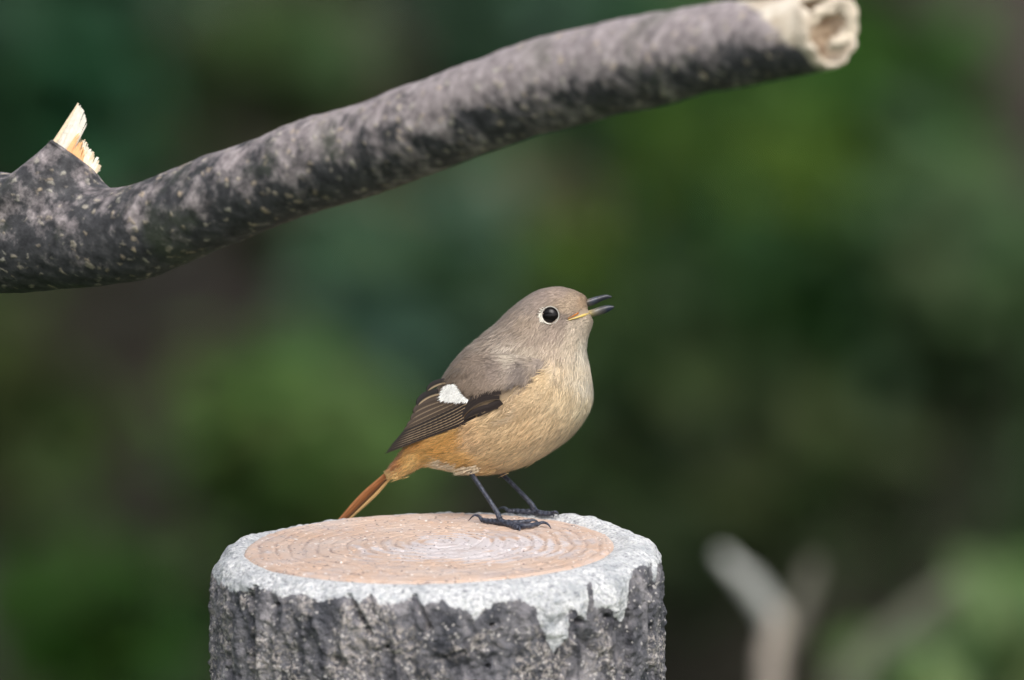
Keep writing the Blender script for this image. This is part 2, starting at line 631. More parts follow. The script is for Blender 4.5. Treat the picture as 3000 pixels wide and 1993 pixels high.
    worn = 0.92 * ctr + 0.30 * sstep(-0.2, 0.8, wave) * sstep(0.9, 0.1, fr_) - 0.10 + 0.45 * fbm(p2 * np.array([30, 60, 1]), 3)
    worn -= 0.35 * sstep(0.02, 0.05, y)
    Wt = np.stack([x - 0.0032, y, H + SL * (x - 0.0032) + gz], -1)
    Wt[0] = Wt[0].mean(0)
    o = mesh_np('ring_face', Wt.reshape(-1, 3), grid_faces(nrr, na), mat_rings(), root, True, attrs={'groove': groove, 'worn': worn})
    o['label'] = 'salmon painted top with raised growth rings, worn white in the middle'
    return root


concrete_post()


# ------------------------------------------------------------------ dead branch
def mat_branch():
    m, t, b = new_mat('speckled_branch_bark', 0.72, 0.3)
    co = obj_co(t)
    n1 = noise(t, 58, 6, 0.66, co)
    n2 = noise(t, 190, 5, 0.65, co)
    pale = ramp(t, n2, [(0.3, lin(112, 104, 105)), (0.55, lin(152, 143, 144)), (0.8, lin(190, 181, 180))])
    dark = ramp(t, n2, [(0.3, lin(38, 39, 42)), (0.55, lin(68, 68, 71)), (0.8, lin(106, 104, 104))])
    k = math_(t, 'ADD', math_(t, 'MULTIPLY', math_(t, 'SUBTRACT', n1, 0.5), 2.2), attr(t, 'lichen', 'Fac'))
    k = math_(t, 'ADD', k, math_(t, 'MULTIPLY', math_(t, 'SUBTRACT', n2, 0.5), 0.9))
    c = mix(t, ramp(t, k, [(0.30, (0, 0, 0)), (0.78, (1, 1, 1))]), dark, pale)
    # lenticels: tan dots
    mp = N_(t, 'ShaderNodeMapping')
    mp.inputs['Scale'].default_value = (0.75, 0.75, 1)
    wj = N_(t, 'ShaderNodeTexNoise')
    wj.inputs['Scale'].default_value = 260
    t.links.new(co, wj.inputs['Vector'])
    t.links.new(mix(t, 0.006, co, wj.outputs['Color'], 'ADD'), mp.inputs['Vector'])
    vo = N_(t, 'ShaderNodeTexVoronoi')
    vo.inputs['Scale'].default_value = 270
    vo.inputs['Randomness'].default_value = 1.0
    t.links.new(mp.outputs[0], vo.inputs['Vector'])
    sep = N_(t, 'ShaderNodeSeparateColor')
    t.links.new(vo.outputs['Color'], sep.inputs[0])
    rad = math_(t, 'MULTIPLY', sep.outputs[1], 0.22)
    dsoft = N_(t, 'ShaderNodeMapRange')
    t.links.new(math_(t, 'SUBTRACT', math_(t, 'ADD', rad, 0.17), vo.outputs['Distance']), dsoft.inputs['Value'])
    dsoft.inputs['From Min'].default_value = -0.10
    dsoft.inputs['From Max'].default_value = 0.14
    dot = math_(t, 'MULTIPLY', dsoft.outputs[0], math_(t, 'GREATER_THAN', sep.outputs[0], 0.48))
    dot = math_(t, 'MULTIPLY', dot, ramp(t, n2, [(0.36, (0.25, 0.25, 0.25)), (0.6, (1, 1, 1))]))
    c = mix(t, math_(t, 'MULTIPLY', dot, 0.85), c, mix(t, sep.outputs[2], lin(182, 164, 140), lin(180, 176, 164)))
    moss = ramp(t, noise(t, 25, 4, 0.6, co), [(0.55, (0, 0, 0)), (0.7, (0.45, 0.45, 0.45))])
    c = mix(t, moss, c, lin(64, 74, 50))
    wood = ramp(t, noise(t, 90, 5, 0.65, co), [(0.3, lin(160, 144, 126)), (0.5, lin(196, 184, 166)), (0.7, lin(214, 206, 192))])
    kb = math_(t, 'ADD', attr(t, 'bare', 'Fac'), math_(t, 'MULTIPLY', math_(t, 'SUBTRACT', n1, 0.5), 1.0))
    c = mix(t, ramp(t, kb, [(0.42, (0, 0, 0)), (0.58, (1, 1, 1))]), c, wood)
    c = mix(t, attr(t, 'inner', 'Fac'), c, ramp(t, n2, [(0.35, lin(128, 106, 86)), (0.6, lin(190, 170, 146))]))
    t.links.new(c, b.inputs['Base Color'])
    hgt = math_(t, 'ADD', n2, math_(t, 'MULTIPLY', dot, 0.5))
    bump(t, b, hgt, 0.5, 0.0014)
    return m


def bdepth(px):
    """the branch comes towards the lens from left to right"""
    return 0.03 - 0.30 * np.clip(np.asarray(px, float) / 2500.0, -0.4, 1.1)


def branch():
    root = empty('dead_branch', (0, 0, 0), 'thick speckled grey branch with a snapped side shoot reaching over the post', 'branch')
    Q = 1.2712
    ctl = [(-330, 470, 150), (-160, 515, 150), (0, 542, 143), (110, 545, 128), (230, 546, 116), (350, 524, 110), (480, 472, 110), (690, 392, 108), (900, 321, 108), (1060, 262, 109), (1230, 205, 112), (1400, 160, 112), (1530, 131, 111), (1700, 100, 104), (1840, 78, 98), (1892, 69, 95)]
    C, R = [], []
    g = P(0, 0, 0)
    base = [(-0.62, 0.55, -0.02), (-0.585, 0.48, 0.30), (-0.53, 0.37, 0.62), (-0.45, 0.24, 0.84)]
    for b in base:
        C.append(np.array(b))
        R.append(0.026)
    for (x, y, r) in ctl:
        d = float(bdepth(x * Q))
        C.append(P(x * Q, y * Q, d))
        R.append(0.965 * r * Q * 0.14e-3 * (DIST + d) / DIST)
    n = 620
    CR = catmull(np.concatenate([np.array(C), np.array(R)[:, None]], 1), n)
    C, R = CR[:, :3], CR[:, 3]
    na = 132
    T, N, B = frames(C)
    # angle 0 = up
    up = np.array([0, 0, 1.0])
    N = up - T * (T @ up)[:, None]
    N /= np.linalg.norm(N, axis=1)[:, None]
    B = np.cross(T, N)            # away from / towards lens
    a = np.linspace(0, 2 * math.pi, na, endpoint=False)
    dirs = np.cos(a)[None, :, None] * N[:, None] + np.sin(a)[None, :, None] * B[:, None]
    Wd = C[:, None] + R[:, None, None] * dirs
    
    disp = 0.0015 * fbm(Wd * 24, 2) + 0.0006 * fbm(Wd * 90 + 3, 3) + 0.0004 * fbm(Wd * 260 + 3, 2)
    pxp, pyp = proj(Wd)
    # bark ends early on top, runs further underneath
    upn = np.cos(a)[None, :]
    s_end = (pxp / Q)
    bare = sstep(-60, 60, s_end - (1772 + 100 * (0.35 - upn)) + 60 * fbm(Wd * 40 + 7, 3))
    disp -= 0.0010 * bare * (1 - 0.4 * fbm(Wd * 60, 2))
    lich = 0.34 + 0.34 * sstep(-0.4, 0.7, upn) + 0.42 * sstep(300, 1500, s_end) * sstep(-0.55, 0.4, upn) - 0.30 * sstep(1000, 100, s_end)
    # swelling below the snapped shoot
    disp += 0.0022 * np.exp(-((s_end - 95) / 110) ** 2) * np.clip(upn, 0, 1) ** 1.5
    Wd = Wd + disp[..., None] * dirs
    inner = np.zeros((n, na))
    # hollow end: the rim rolls over and runs back inside
    Tn = T[-1]
    rim_r = np.linalg.norm(Wd[-1] - C[-1], axis=1)
    end_w = 0.006 * fbm(np.stack([np.cos(a) * 2.2, np.sin(a) * 2.2, a * 0 + 3], -1), 3)
    notch = np.exp(-((np.degrees(np.angle(np.exp(1j * (a - math.radians(28))))) / 17) ** 2))
    end_w = end_w - 0.010 * notch
    rows, inn = [], []
    for k, (ax, rf) in enumerate(((0.003, 1.02), (0.0055, 1.0), (0.0068, 0.95), (0.0066, 0.89), (0.0050, 0.83), (0.001, 0.79), (-0.003, 0.74), (-0.007, 0.66), (-0.010, 0.4), (-0.010, 0.08))):
        rows.append(C[-1] + dirs[-1] * (rim_r * rf * (1 + 0.07 * fbm(np.stack([np.cos(a) * 3, np.sin(a) * 3, a * 0 + k * 0.25], -1), 2)))[:, None] + Tn * (ax + end_w * (1 if k < 6 else 0.4))[:, None])
        inn.append(np.full(na, 0.0 if k < 5 else min(1, (k - 4) / 3)))
    Wd = np.concatenate([Wd, np.array(rows)])
    inner = np.concatenate([inner, np.array(inn)])
    bare = np.concatenate([bare, np.ones((len(rows), na)) * 1.5])
    lich = np.concatenate([lich, np.zeros((len(rows), na))])
    mb = mat_branch()
    # curled strip of wood inside the broken end
    dd = float(bdepth(1920 * Q))
    def E(x, y, off=0.0):
        return P(x * Q, y * Q, dd + off)
    bag = Bag()
    for pts, rr in (([(1850, 75), (1868, 50), (1895, 28), (1925, 8), (1950, 14), (1962, 42), (1958, 70)], [11, 13, 15, 17, 18, 17, 11]),
                    ([(1960, 60), (1948, 88), (1926, 102), (1908, 112)], [13, 16, 15, 9])):
        c = catmull([E(x, y, -0.004) for x, y in pts], 40)
        r = catmull([[q] for q in rr], 40)[:, 0] * Q * 0.14e-3
        V, F = tube(c, r * 0.9, 20)
        dv = fbm(V * 150, 3)
        V = V + 0.0022 * np.stack([dv, fbm(V * 150 + 9, 3), fbm(V * 150 + 5, 3)], -1)
        bag.add(V, F, (lin(198, 186, 168) * (1 + 0.5 * dv)[:, None]))
    o = bag.build('curled_wood_strip', M_wood, root)
    # snapped side shoot
    shoot_y = float(bdepth(150 * Q))
    def S(x, y, off=0.0):
        return P(x * Q, y * Q, shoot_y + off)
    rings, na2 = [], 64
    a2 = np.linspace(0, 2 * math.pi, na2, endpoint=False)
    secs = [(40, 520, 240, 520, 60), (-30, 455, 300, 468, 70), (0, 418, 268, 446, 72), (45, 384, 247, 428, 70), (84, 354, 236, 415, 64), (104, 336, 231, 407, 59), (118, 320, 229, 400, 55)]
    for (lx, ly, rx, ry_, dp_) in catmull(secs, 40):
        rings.append(Pn(Q * ((lx + rx) / 2 - (lx - rx) / 2 * np.cos(a2)), Q * ((ly + ry_) / 2 - (ly - ry_) / 2 * np.cos(a2)), shoot_y + Q * 0.14e-3 * dp_ * np.sin(a2)))
    Vs = np.array(rings)
    Vs = Vs + (0.0010 * fbm(Vs * 70, 3))[..., None] * np.array([1, -0.4, 0.5])

    def closed(G_):
        m_, k_ = G_.shape[:2]
        V_ = np.concatenate([G_.reshape(-1, 3), G_[0].mean(0)[None], G_[-1].mean(0)[None]])
        j_ = np.arange(k_)
        return V_, [grid_faces(m_, k_), np.stack([np.full(k_, m_ * k_), (j_ + 1) % k_, j_], -1), np.stack([np.full(k_, m_ * k_ + 1), (m_ - 1) * k_ + j_, (m_ - 1) * k_ + (j_ + 1) % k_], -1)]
    Vb_, Fb_ = closed(Wd)
    Vs_, Fs_ = closed(Vs)
    tb_ = BVHTree.FromPolygons([Vector(v) for v in Vb_], [tuple(q) for f in Fb_ for q in f])
    ts_ = BVHTree.FromPolygons([Vector(v) for v in Vs_], [tuple(q) for f in Fs_ for q in f])
    tmp = mesh_np('bark_blank', np.concatenate([Vb_, Vs_]), Fb_ + [f + len(Vb_) for f in Fs_])
    rm = tmp.modifiers.new('fuse', 'REMESH')
    rm.mode = 'VOXEL'
    rm.voxel_size = 0.0010
    dg = bpy.context.evaluated_depsgraph_get()
    em = tmp.evaluated_get(dg).to_mesh()
    nv = len(em.vertices)
    co_ = np.empty(nv * 3, np.float32)
    em.vertices.foreach_get('co', co_)
    co_ = co_.reshape(-1, 3).astype(float)
    ed_ = np.empty(len(em.edges) * 2, np.int32)
    em.edges.foreach_get('vertices', ed_)
    ed_ = ed_.reshape(-1, 2)
    pf_ = np.array([tuple(q.vertices) for q in em.polygons if len(q.vertices) == 4], np.int32)
    bpy.data.objects.remove(tmp, do_unlink=True)
    wgt = np.zeros(nv)
    sx_, sy_ = proj(co_)
    for i_ in np.where((sx_ < 420 * Q) & (sx_ > -160 * Q))[0]:
        d1 = tb_.find_nearest(Vector(co_[i_]))[3]
        d2 = ts_.find_nearest(Vector(co_[i_]))[3]
        wgt[i_] = math.exp(-(max(d1, d2) / 0.0065) ** 2)
    deg_ = np.bincount(ed_.reshape(-1), minlength=nv).astype(float)[:, None]
    for it_ in range(70):
        if it_ > 3 and not (wgt > 0.05).any():
            break
        nb_ = np.zeros_like(co_)
        np.add.at(nb_, ed_[:, 0], co_[ed_[:, 1]])
        np.add.at(nb_, ed_[:, 1], co_[ed_[:, 0]])
        k_ = (np.maximum(wgt, 0.6) if it_ < 2 else wgt)[:, None] * 0.7
        co_ = co_ * (1 - k_) + nb_ / np.maximum(deg_, 1) * k_
    from mathutils.kdtree import KDTree
    kd = KDTree(Wd.shape[0] * Wd.shape[1])
    for i_, v in enumerate(Wd.reshape(-1, 3)):
        kd.insert(v, i_)
    kd.balance()
    near_ = np.array([kd.find(v)[1] for v in co_])
    mesh_np('bark', co_, pf_, mb, root, True, attrs={'lichen': lich.reshape(-1)[near_], 'bare': bare.reshape(-1)[near_], 'inner': inner.reshape(-1)[near_]})
    # torn wood: a tall pale wedge at the back, a ragged lower lip at the right
    bag = Bag()
    white, cream, orange = lin(232, 228, 216), lin(222, 206, 178), lin(214, 166, 118)
    prng = random.Random(5)
    def fibre(x0, y0, x1, y1, w0, w1, d0, d1, c, dep=5):
        """flat tapering splinter from (x0,y0) to (x1,y1)"""
        ax = np.array([x1 - x0, y1 - y0], float)
        L = np.linalg.norm(ax)
        nx = np.array([-ax[1], ax[0]]) / L
        Vv = []
        for f, wv, dv in ((0, w0, d0), (0.55, (w0 + w1) / 2, (d0 + d1) / 2), (1, w1, d1)):
            cx, cy = x0 + ax[0] * f, y0 + ax[1] * f
            for sx, sd in ((-1, -1), (1, -1), (1, 1), (-1, 1)):
                Vv.append(S(cx + nx[0] * sx * wv + prng.uniform(-1, 1), cy + nx[1] * sx * wv + prng.uniform(-1, 1), (dv + sd * dep) * Q * 0.14e-3))
        Vv = np.array(Vv)
        F = [np.array([[0, 1, 5, 4], [1, 2, 6, 5], [2, 3, 7, 6], [3, 0, 4, 7], [4, 5, 9, 8], [5, 6, 10, 9], [6, 7, 11, 10], [7, 4, 8, 11], [8, 9, 10, 11], [3, 2, 1, 0]])]
        bag.add(Vv, F, c * prng.uniform(0.92, 1.06))
    # tall wedge, made of side by side fibres
    for k in range(34):
        f = k / 33
        x0, y0 = 122 + 40 * f, 330 + 30 * f
        x1 = 178 + 21 * f + prng.uniform(-1, 1)
        y1 = 238 + 20 * f ** 0.8 + prng.uniform(-2, 2) + (30 * max(0, f - 0.75) / 0.25)
        fibre(x0, y0, x1, y1 + prng.uniform(-3, 7), 2.6, prng.uniform(0.5, 1.8), -8 + 20 * f + prng.uniform(-4, 4), 4 + 8 * f, (cream if f < 0.12 else white), 6)
    for k in range(16):     # inner face, orange heart
        f = k / 15
        x0, y0 = 150 + 62 * f, 356 + 44 * f
        x1, y1 = 178 + 26 * f + prng.uniform(-5, 5), 312 + 66 * f + prng.uniform(-7, 5)
        fibre(x0, y0, x1, y1, 4.0, 1.6, -22 + 14 * f, 14, orange if f < 0.62 else cream, 10)
    for k in range(60):     # ragged lip at the right
        f = prng.random()
        x0, y0 = 172 + 48 * f, 372 + 32 * f
        x1, y1 = 190 + 42 * f + prng.uniform(-6, 5), 322 + 70 * f + prng.uniform(-12, 6)
        fibre(x0, y0, x1, y1, 2.4, prng.uniform(0.4, 2.2), 28 - 30 * f + prng.uniform(-6, 6), 34 - 34 * f + prng.uniform(-6, 6), cream * 1.02 if prng.random() < 0.45 else white, 8)
    Vc = [S(166, 362, 0)]
    for q in a2:
        Vc.append(S(166 + 57 * math.cos(q), 362 + 40 * math.cos(q), 56 * math.sin(q) * Q * 0.14e-3))
    j = np.arange(na2)
    bag.add(np.array(Vc), [np.stack([j * 0, 1 + j, 1 + (j + 1) % na2], -1)], cream * 0.9)
    bag.build('torn_wood', M_wood, root, smooth=False)['label'] = 'pale torn splinters where the side shoot snapped off'


branch()


# ------------------------------------------------------------------ bird
PXM = 0.14e-3 * (DIST + 0.07) / DIST      # metres per photograph pixel at the bird


def ymid(px):
    return 0.0665 + 0.56 * np.clip(1350 - np.asarray(px, float), 0, None) * 0.14e-3


ANCH = [  # px, py, plumage colour there; belly and vent brightened for light missing from below
    (1600, 850, 150, 130, 120), (1560, 880, 148, 130, 120), (1650, 850, 156, 134, 120), (1690, 872, 162, 138, 114), (1712, 880, 160, 130, 100), (1670, 895, 162, 138, 114),
    (1510, 920, 146, 128, 116), (1550, 930, 150, 130, 112), (1500, 960, 152, 134, 120), (1640, 960, 158, 138, 124), (1575, 975, 160, 140, 124), (1660, 925, 140, 122, 112),
    (1700, 960, 196, 176, 156), (1730, 960, 200, 180, 158), (1680, 1000, 188, 168, 146), (1715, 1010, 212, 198, 178), (1620, 1010, 182, 160, 140), (1560, 1020, 178, 160, 142), (1490, 1020, 172, 156, 142), (1500, 1045, 184, 168, 152),
    (1430, 1000, 146, 128, 114), (1400, 1040, 142, 122, 108), (1350, 1070, 134, 114, 98), (1320, 1100, 126, 106, 90), (1420, 1090, 136, 116, 102), (1380, 1140, 122, 102, 86), (1460, 1075, 140, 122, 112), (1530, 1085, 124, 110, 104), (1590, 1068, 140, 124, 114),
    (1720, 1100, 218, 202, 180), (1690, 1070, 212, 192, 164), (1640, 1060, 200, 174, 140), (1600, 1110, 206, 172, 124), (1660, 1140, 208, 180, 138), (1725, 1170, 212, 190, 152), (1550, 1150, 204, 170, 124), (1480, 1230, 200, 166, 118),
    (1640, 1220, 204, 172, 126), (1690, 1230, 206, 178, 136), (1560, 1250, 200, 164, 114), (1600, 1310, 210, 178, 130), (1500, 1310, 214, 178, 122), (1440, 1290, 212, 174, 120), (1540, 1350, 222, 188, 132), (1450, 1360, 226, 182, 112),
    (1380, 1350, 228, 176, 98), (1400, 1280, 200, 160, 110), (1340, 1280, 222, 164, 76), (1300, 1320, 228, 166, 70), (1330, 1350, 228, 174, 92), (1260, 1330, 230, 172, 84), (1220, 1350, 234, 194, 130), (1180, 1385, 226, 186, 126), (1230, 1290, 220, 148, 50), (1200, 1330, 214, 160, 84),
    (1180, 1325, 176, 100, 40), (1160, 1350, 184, 110, 52), (1150, 1395, 226, 188, 136), (1300, 1376, 222, 206, 184), (1370, 1396, 226, 216, 204), (1270, 1362, 220, 176, 112), (1240, 1200, 196, 120, 40),
]
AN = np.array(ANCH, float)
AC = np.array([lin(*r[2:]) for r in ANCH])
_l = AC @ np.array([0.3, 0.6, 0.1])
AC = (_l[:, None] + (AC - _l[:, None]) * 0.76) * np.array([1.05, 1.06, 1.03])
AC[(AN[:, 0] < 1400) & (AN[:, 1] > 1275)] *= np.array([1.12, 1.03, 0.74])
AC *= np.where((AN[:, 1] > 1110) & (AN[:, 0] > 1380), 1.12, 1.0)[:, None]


def plume(px, py):
    px, py = np.asarray(px, float), np.asarray(py, float)
    d2 = (px[..., None] - AN[:, 0]) ** 2 + (py[..., None] - AN[:, 1]) ** 2 + 60
    wgt = d2 ** -2.0
    return (wgt[..., None] * AC).sum(-2) / wgt.sum(-1)[..., None]


STN = [  # upper outline, lower outline, half width: from the face to the tail root
    (1724, 876, 1702, 916, 9), (1713, 864, 1736, 936, 30), (1690, 851, 1738, 952, 52), (1660, 842, 1730, 974, 68), (1628, 839, 1722, 1001, 80), (1570, 853, 1718, 1030, 91), (1505, 897, 1721, 1052, 101),
    (1442, 960, 1730, 1084, 119), (1388, 1001, 1735, 1145, 137), (1348, 1036, 1727, 1203, 148), (1316, 1078, 1694, 1257, 152), (1290, 1122, 1643, 1300, 150), (1268, 1166, 1566, 1351, 139), (1247, 1212, 1478, 1381, 118),
    (1228, 1252, 1388, 1392, 92), (1208, 1284, 1300, 1375, 66), (1190, 1305, 1238, 1368, 46), (1168, 1335, 1196, 1388, 33), (1146, 1364, 1160, 1400, 20), (1128, 1384, 1136, 1402, 8)]


WING = np.array([(1275, 1126), (1300, 1105), (1345, 1065), (1420, 1052), (1560, 1064), (1562, 1082), (1500, 1142), (1466, 1190), (1448, 1212), (1398, 1228), (1383, 1245), (1300, 1276), (1240, 1283), (1190, 1302), (1127, 1328), (1150, 1296), (1205, 1229), (1246, 1159)], float)


def poly_in(x, y, poly):
    """signed distance in pixels, positive inside"""
    x, y = np.asarray(x, float), np.asarray(y, float)
    ins = np.zeros(x.shape, bool)
    dist = np.full(x.shape, 1e9)
    k = len(poly) - 1
    for i in range(len(poly)):
        (xi, yi), (xk, yk) = poly[i], poly[k]
        ins ^= ((yi > y) != (yk > y)) & (x < (xk - xi) * (y - yi) / (yk - yi + 1e-9) + xi)
        t = np.clip(((x - xi) * (xk - xi) + (y - yi) * (yk - yi)) / ((xk - xi) ** 2 + (yk - yi) ** 2), 0, 1)
        dist = np.minimum(dist, np.hypot(x - xi - t * (xk - xi), y - yi - t * (yk - yi)))
        k = i
    return np.where(ins, dist, -dist)


def bird():
    root = empty('songbird', (0, 0, 0), 'small brown songbird with orange belly and white wing patch, bill open, standing on the post', 'bird')
    nr, na = 190, 120
    S = catmull(STN, nr)
    ph = np.linspace(0, 2 * math.pi, na, endpoint=False)
    cx, cy = (S[:, 0] + S[:, 2]) / 2, (S[:, 1] + S[:, 3]) / 2
    hx, hy = (S[:, 0] - S[:, 2]) / 2, (S[:, 1] - S[:, 3]) / 2
    cph, sph = np.cos(ph)[None, :], np.sin(ph)[None, :]
    e = 0.92
    cphs = np.sign(cph) * np.abs(cph) ** e
    dpx = cx[:, None] + hx[:, None] * cphs
    dpy = cy[:, None] + hy[:, None] * cphs
    dep = -S[:, 4][:, None] * np.sign(sph) * np.abs(sph) ** e * PXM
    # lumps of loose feathers
    G = Pn(dpx, dpy, ymid(dpx) + dep)
    loose = sstep(30, 70, np.arange(nr))[:, None]
    Ti = np.gradient(G, axis=0)
    Tj = np.roll(G, -1, 1) - np.roll(G, 1, 1)
    Nn = np.cross(Ti, Tj)
    Nn /= np.linalg.norm(Nn, axis=-1)[..., None] + 1e-12
    ctr = G.mean(1, keepdims=True)
    flip = np.sign(((G - ctr) * Nn).sum(-1).mean())
    Nn *= flip
    G = G + Nn * (0.0007 * loose * fbm(G * np.array([70, 70, 110]), 2) - 0.0006)[..., None]
    inw = poly_in(dpx, dpy, WING)
    tuck = sstep(-4, 14, inw) * sstep(0.1, 0.35, np.abs(sph)) * 0.0013
    Gb = G - Nn * tuck[..., None]
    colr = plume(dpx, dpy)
    V = np.concatenate([Gb.reshape(-1, 3), G[0].mean(0)[None], G[-1].mean(0)[None]])
    j = np.arange(na)
    F = [grid_faces(nr, na), np.stack([np.full(na, nr * na), j, (j + 1) % na], -1), np.stack([np.full(na, nr * na + 1), (nr - 1) * na + (j + 1) % na, (nr - 1) * na + j], -1)]
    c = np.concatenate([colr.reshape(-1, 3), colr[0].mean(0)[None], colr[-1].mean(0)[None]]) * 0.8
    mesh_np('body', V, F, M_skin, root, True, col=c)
    Vb = np.concatenate([G.reshape(-1, 3), V[-2:]])
    bvh = BVHTree.FromPolygons([Vector(v) for v in Vb], [tuple(q) for f in F for q in f])

    # ---- barbs of the contour feathers
    step = np.linalg.norm(Ti, axis=-1)
    area = np.linalg.norm(np.cross(Ti, Tj), axis=-1)
    vis = np.where(np.sin(ph)[None, :] > -0.35, 1.0, 0.35)
    small = 1 + 2.2 * sstep(75, 20, np.arange(nr))[:, None]

    def samp(A, fi, fj):
        fi = np.clip(fi, 0, nr - 1.001)
        i0 = np.floor(fi).astype(int)
        u = (fi - i0)[..., None] if A.ndim == 3 else fi - i0
        fj = fj % na
        j0 = np.floor(fj).astype(int)
        v = (fj - j0)[..., None] if A.ndim == 3 else fj - j0
        j1 = (j0 + 1) % na
        j0 %= na
        return (A[i0, j0] * (1 - v) + A[i0, j1] * v) * (1 - u) + (A[i0 + 1, j0] * (1 - v) + A[i0 + 1, j1] * v) * u

    wgt = (area * vis * small).reshape(-1)
    ncl, per = 17000, 7
    pick = rng.choice(nr * na, ncl, p=wgt / wgt.sum())
    ci = pick // na + rng.random(ncl) - 0.5
    cj = pick % na + rng.random(ncl) - 0.5
    ci = np.repeat(ci, per)
    cj = np.repeat(cj, per)
    n = len(ci)
    cb = np.repeat(1 + 0.10 * rng.normal(size=ncl), per) * (1 + 0.15 * rng.normal(size=n))
    cb = np.clip(cb * (1 + 0.55 * fbm(np.stack([ci * 0.045, cj * 0.9, ci * 0], -1), 2) * sstep(20, 60, ci)), 0.45, 1.5)
    cang = np.repeat(0.18 * rng.normal(size=ncl), per) + 0.20 * rng.normal(size=n)
    st = samp(step, ci, cj) + 1e-7
    circ = np.linalg.norm(Tj, axis=-1) / 2
    cs = samp(circ, ci, cj) + 1e-7
    # length grows from face to belly
    hd = sstep(22, 80, ci)
    L = (0.0015 + 0.0058 * hd) * (0.75 + 0.5 * rng.random(n))
    L = np.where(ci > 150, L * 0.8, L)
    wid = (0.00012 + 0.00010 * hd) * (0.7 + 0.6 * rng.random(n))
    j0 = cj + (rng.normal(size=n) * (0.0003 + 0.0005 * hd)) / cs
    i0 = ci + rng.normal(size=n) * 0.0004 / st
    # on the breast and belly the feathers sweep down and back
    drift = 0.0
    di = L * np.cos(cang) / st
    dj = L * (np.sin(cang) + drift) / cs
    lift = (0.00012 + 0.00055 * rng.random(n) ** 3) * (0.4 + 0.9 * hd)
    p0, p1, p2 = (samp(G, i0 + di * f, j0 + dj * f) for f in (0, 0.5, 1.0))
    n0, n1, n2 = (samp(Nn, i0 + di * f, j0 + dj * f) for f in (0, 0.5, 1.0))
    p0 = p0 - n0 * 0.0002
    p1 = p1 + n1 * (lift * 0.8 + 0.00015)[:, None]
    p2 = p2 + n2 * (lift * 1.6 + 0.0002)[:, None]
    side_ = np.cross(n1, p2 - p0)
    side_ /= np.linalg.norm(side_, axis=1)[:, None] + 1e-12
    wv = wid[:, None]
    V = np.stack([p0 - side_ * wv * 0.8, p0 + side_ * wv * 0.8, p1 - side_ * wv, p1 + side_ * wv, p2], 1)
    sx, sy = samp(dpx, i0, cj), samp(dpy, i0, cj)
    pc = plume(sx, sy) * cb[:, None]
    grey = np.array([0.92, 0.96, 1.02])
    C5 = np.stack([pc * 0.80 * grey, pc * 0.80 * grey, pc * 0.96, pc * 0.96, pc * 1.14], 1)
    N5 = np.stack([n0, n0, n1, n1, n2], 1) + 0.35 * np.repeat((side_ * rng.normal(size=n)[:, None])[:, None], 5, 1)
    N5 /= np.linalg.norm(N5, axis=-1)[..., None]
    b = np.arange(n)[:, None] * 5
    F = np.concatenate([b + np.array([[0, 1, 3]]), b + np.array([[0, 3, 2]]), b + np.array([[2, 3, 4]])])
    # keep barbs off the eye and the open mouth
    exy = np.hypot(sx - 1611.7, sy - 924)
    tipx, tipy = proj(p2)
    keep = ~((exy < 27) | (np.hypot(tipx - 1611.7, tipy - 924) < 25) | ((np.abs(sx - 1690) < 40) & (np.abs(sy - (934 - (sx - 1668) * 0.42)) < 13) & (sx > 1664)) | ((poly_in(sx, sy, WING) > 3) & (np.abs(np.sin(samp(np.broadcast_to(ph, (nr, na)), i0, cj % (na - 1)))) > 0.25)))
    keep3 = np.concatenate([keep] * 3)
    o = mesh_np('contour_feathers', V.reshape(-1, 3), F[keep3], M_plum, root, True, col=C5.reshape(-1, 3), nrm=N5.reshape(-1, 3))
    o['kind'] = 'stuff'

    # ---- wing surface: smooth sheet over the flank
    gx, gy = np.meshgrid(np.arange(1180, 1640, 20), np.arange(1040, 1300, 14))
    X, Y, D = [], [], []
    for x, y in zip(gx.ravel(), gy.ravel()):
        if y < 1300 - (x - 1180) * 0.62 or y > 1330 - (x - 1180) * 0.5:
            continue
        o_ = Vector(CAM)
        dr = Vector(P(x, y, 0.0)) - o_
        hit = bvh.ray_cast(o_, dr.normalized())
        if hit[0] is not None:
            X.append(x); Y.append(y); D.append(hit[0].y - float(ymid(x)))
    for x, y, d in ((1128, 1326, -0.0035), (1128, 1326, -0.0035), (1150, 1312, -0.0042), (1180, 1290, -0.0050), (1205, 1240, -0.0030), (1240, 1180, -0.003), (1275, 1130, -0.003)):
        for _ in range(6):
            X.append(x); Y.append(y); D.append(d)
    X, Y, D = np.array(X, float), np.array(Y, float), np.array(D)

    def basis(x, y):
        u, v = (x - 1380) / 200, (y - 1180) / 120
        return np.stack([u * 0 + 1, u, v, u * u, u * v, v * v, u ** 3, u * u * v, u * v * v, v ** 3], -1)
    cf, *_ = np.linalg.lstsq(basis(X, Y), D, rcond=None)

    def wing_y(x, y):
        return basis(np.asarray(x, float), np.asarray(y, float)) @ cf - 0.0006

    Z3 = lambda x, y: (1100 + x / 5.2275, 1050 + y / 5.2275)
    dark, brown, pale, purp = lin(48, 41, 39), lin(88, 74, 63), lin(194, 170, 138), lin(88, 78, 78)
    tert = lin(44, 38, 36)
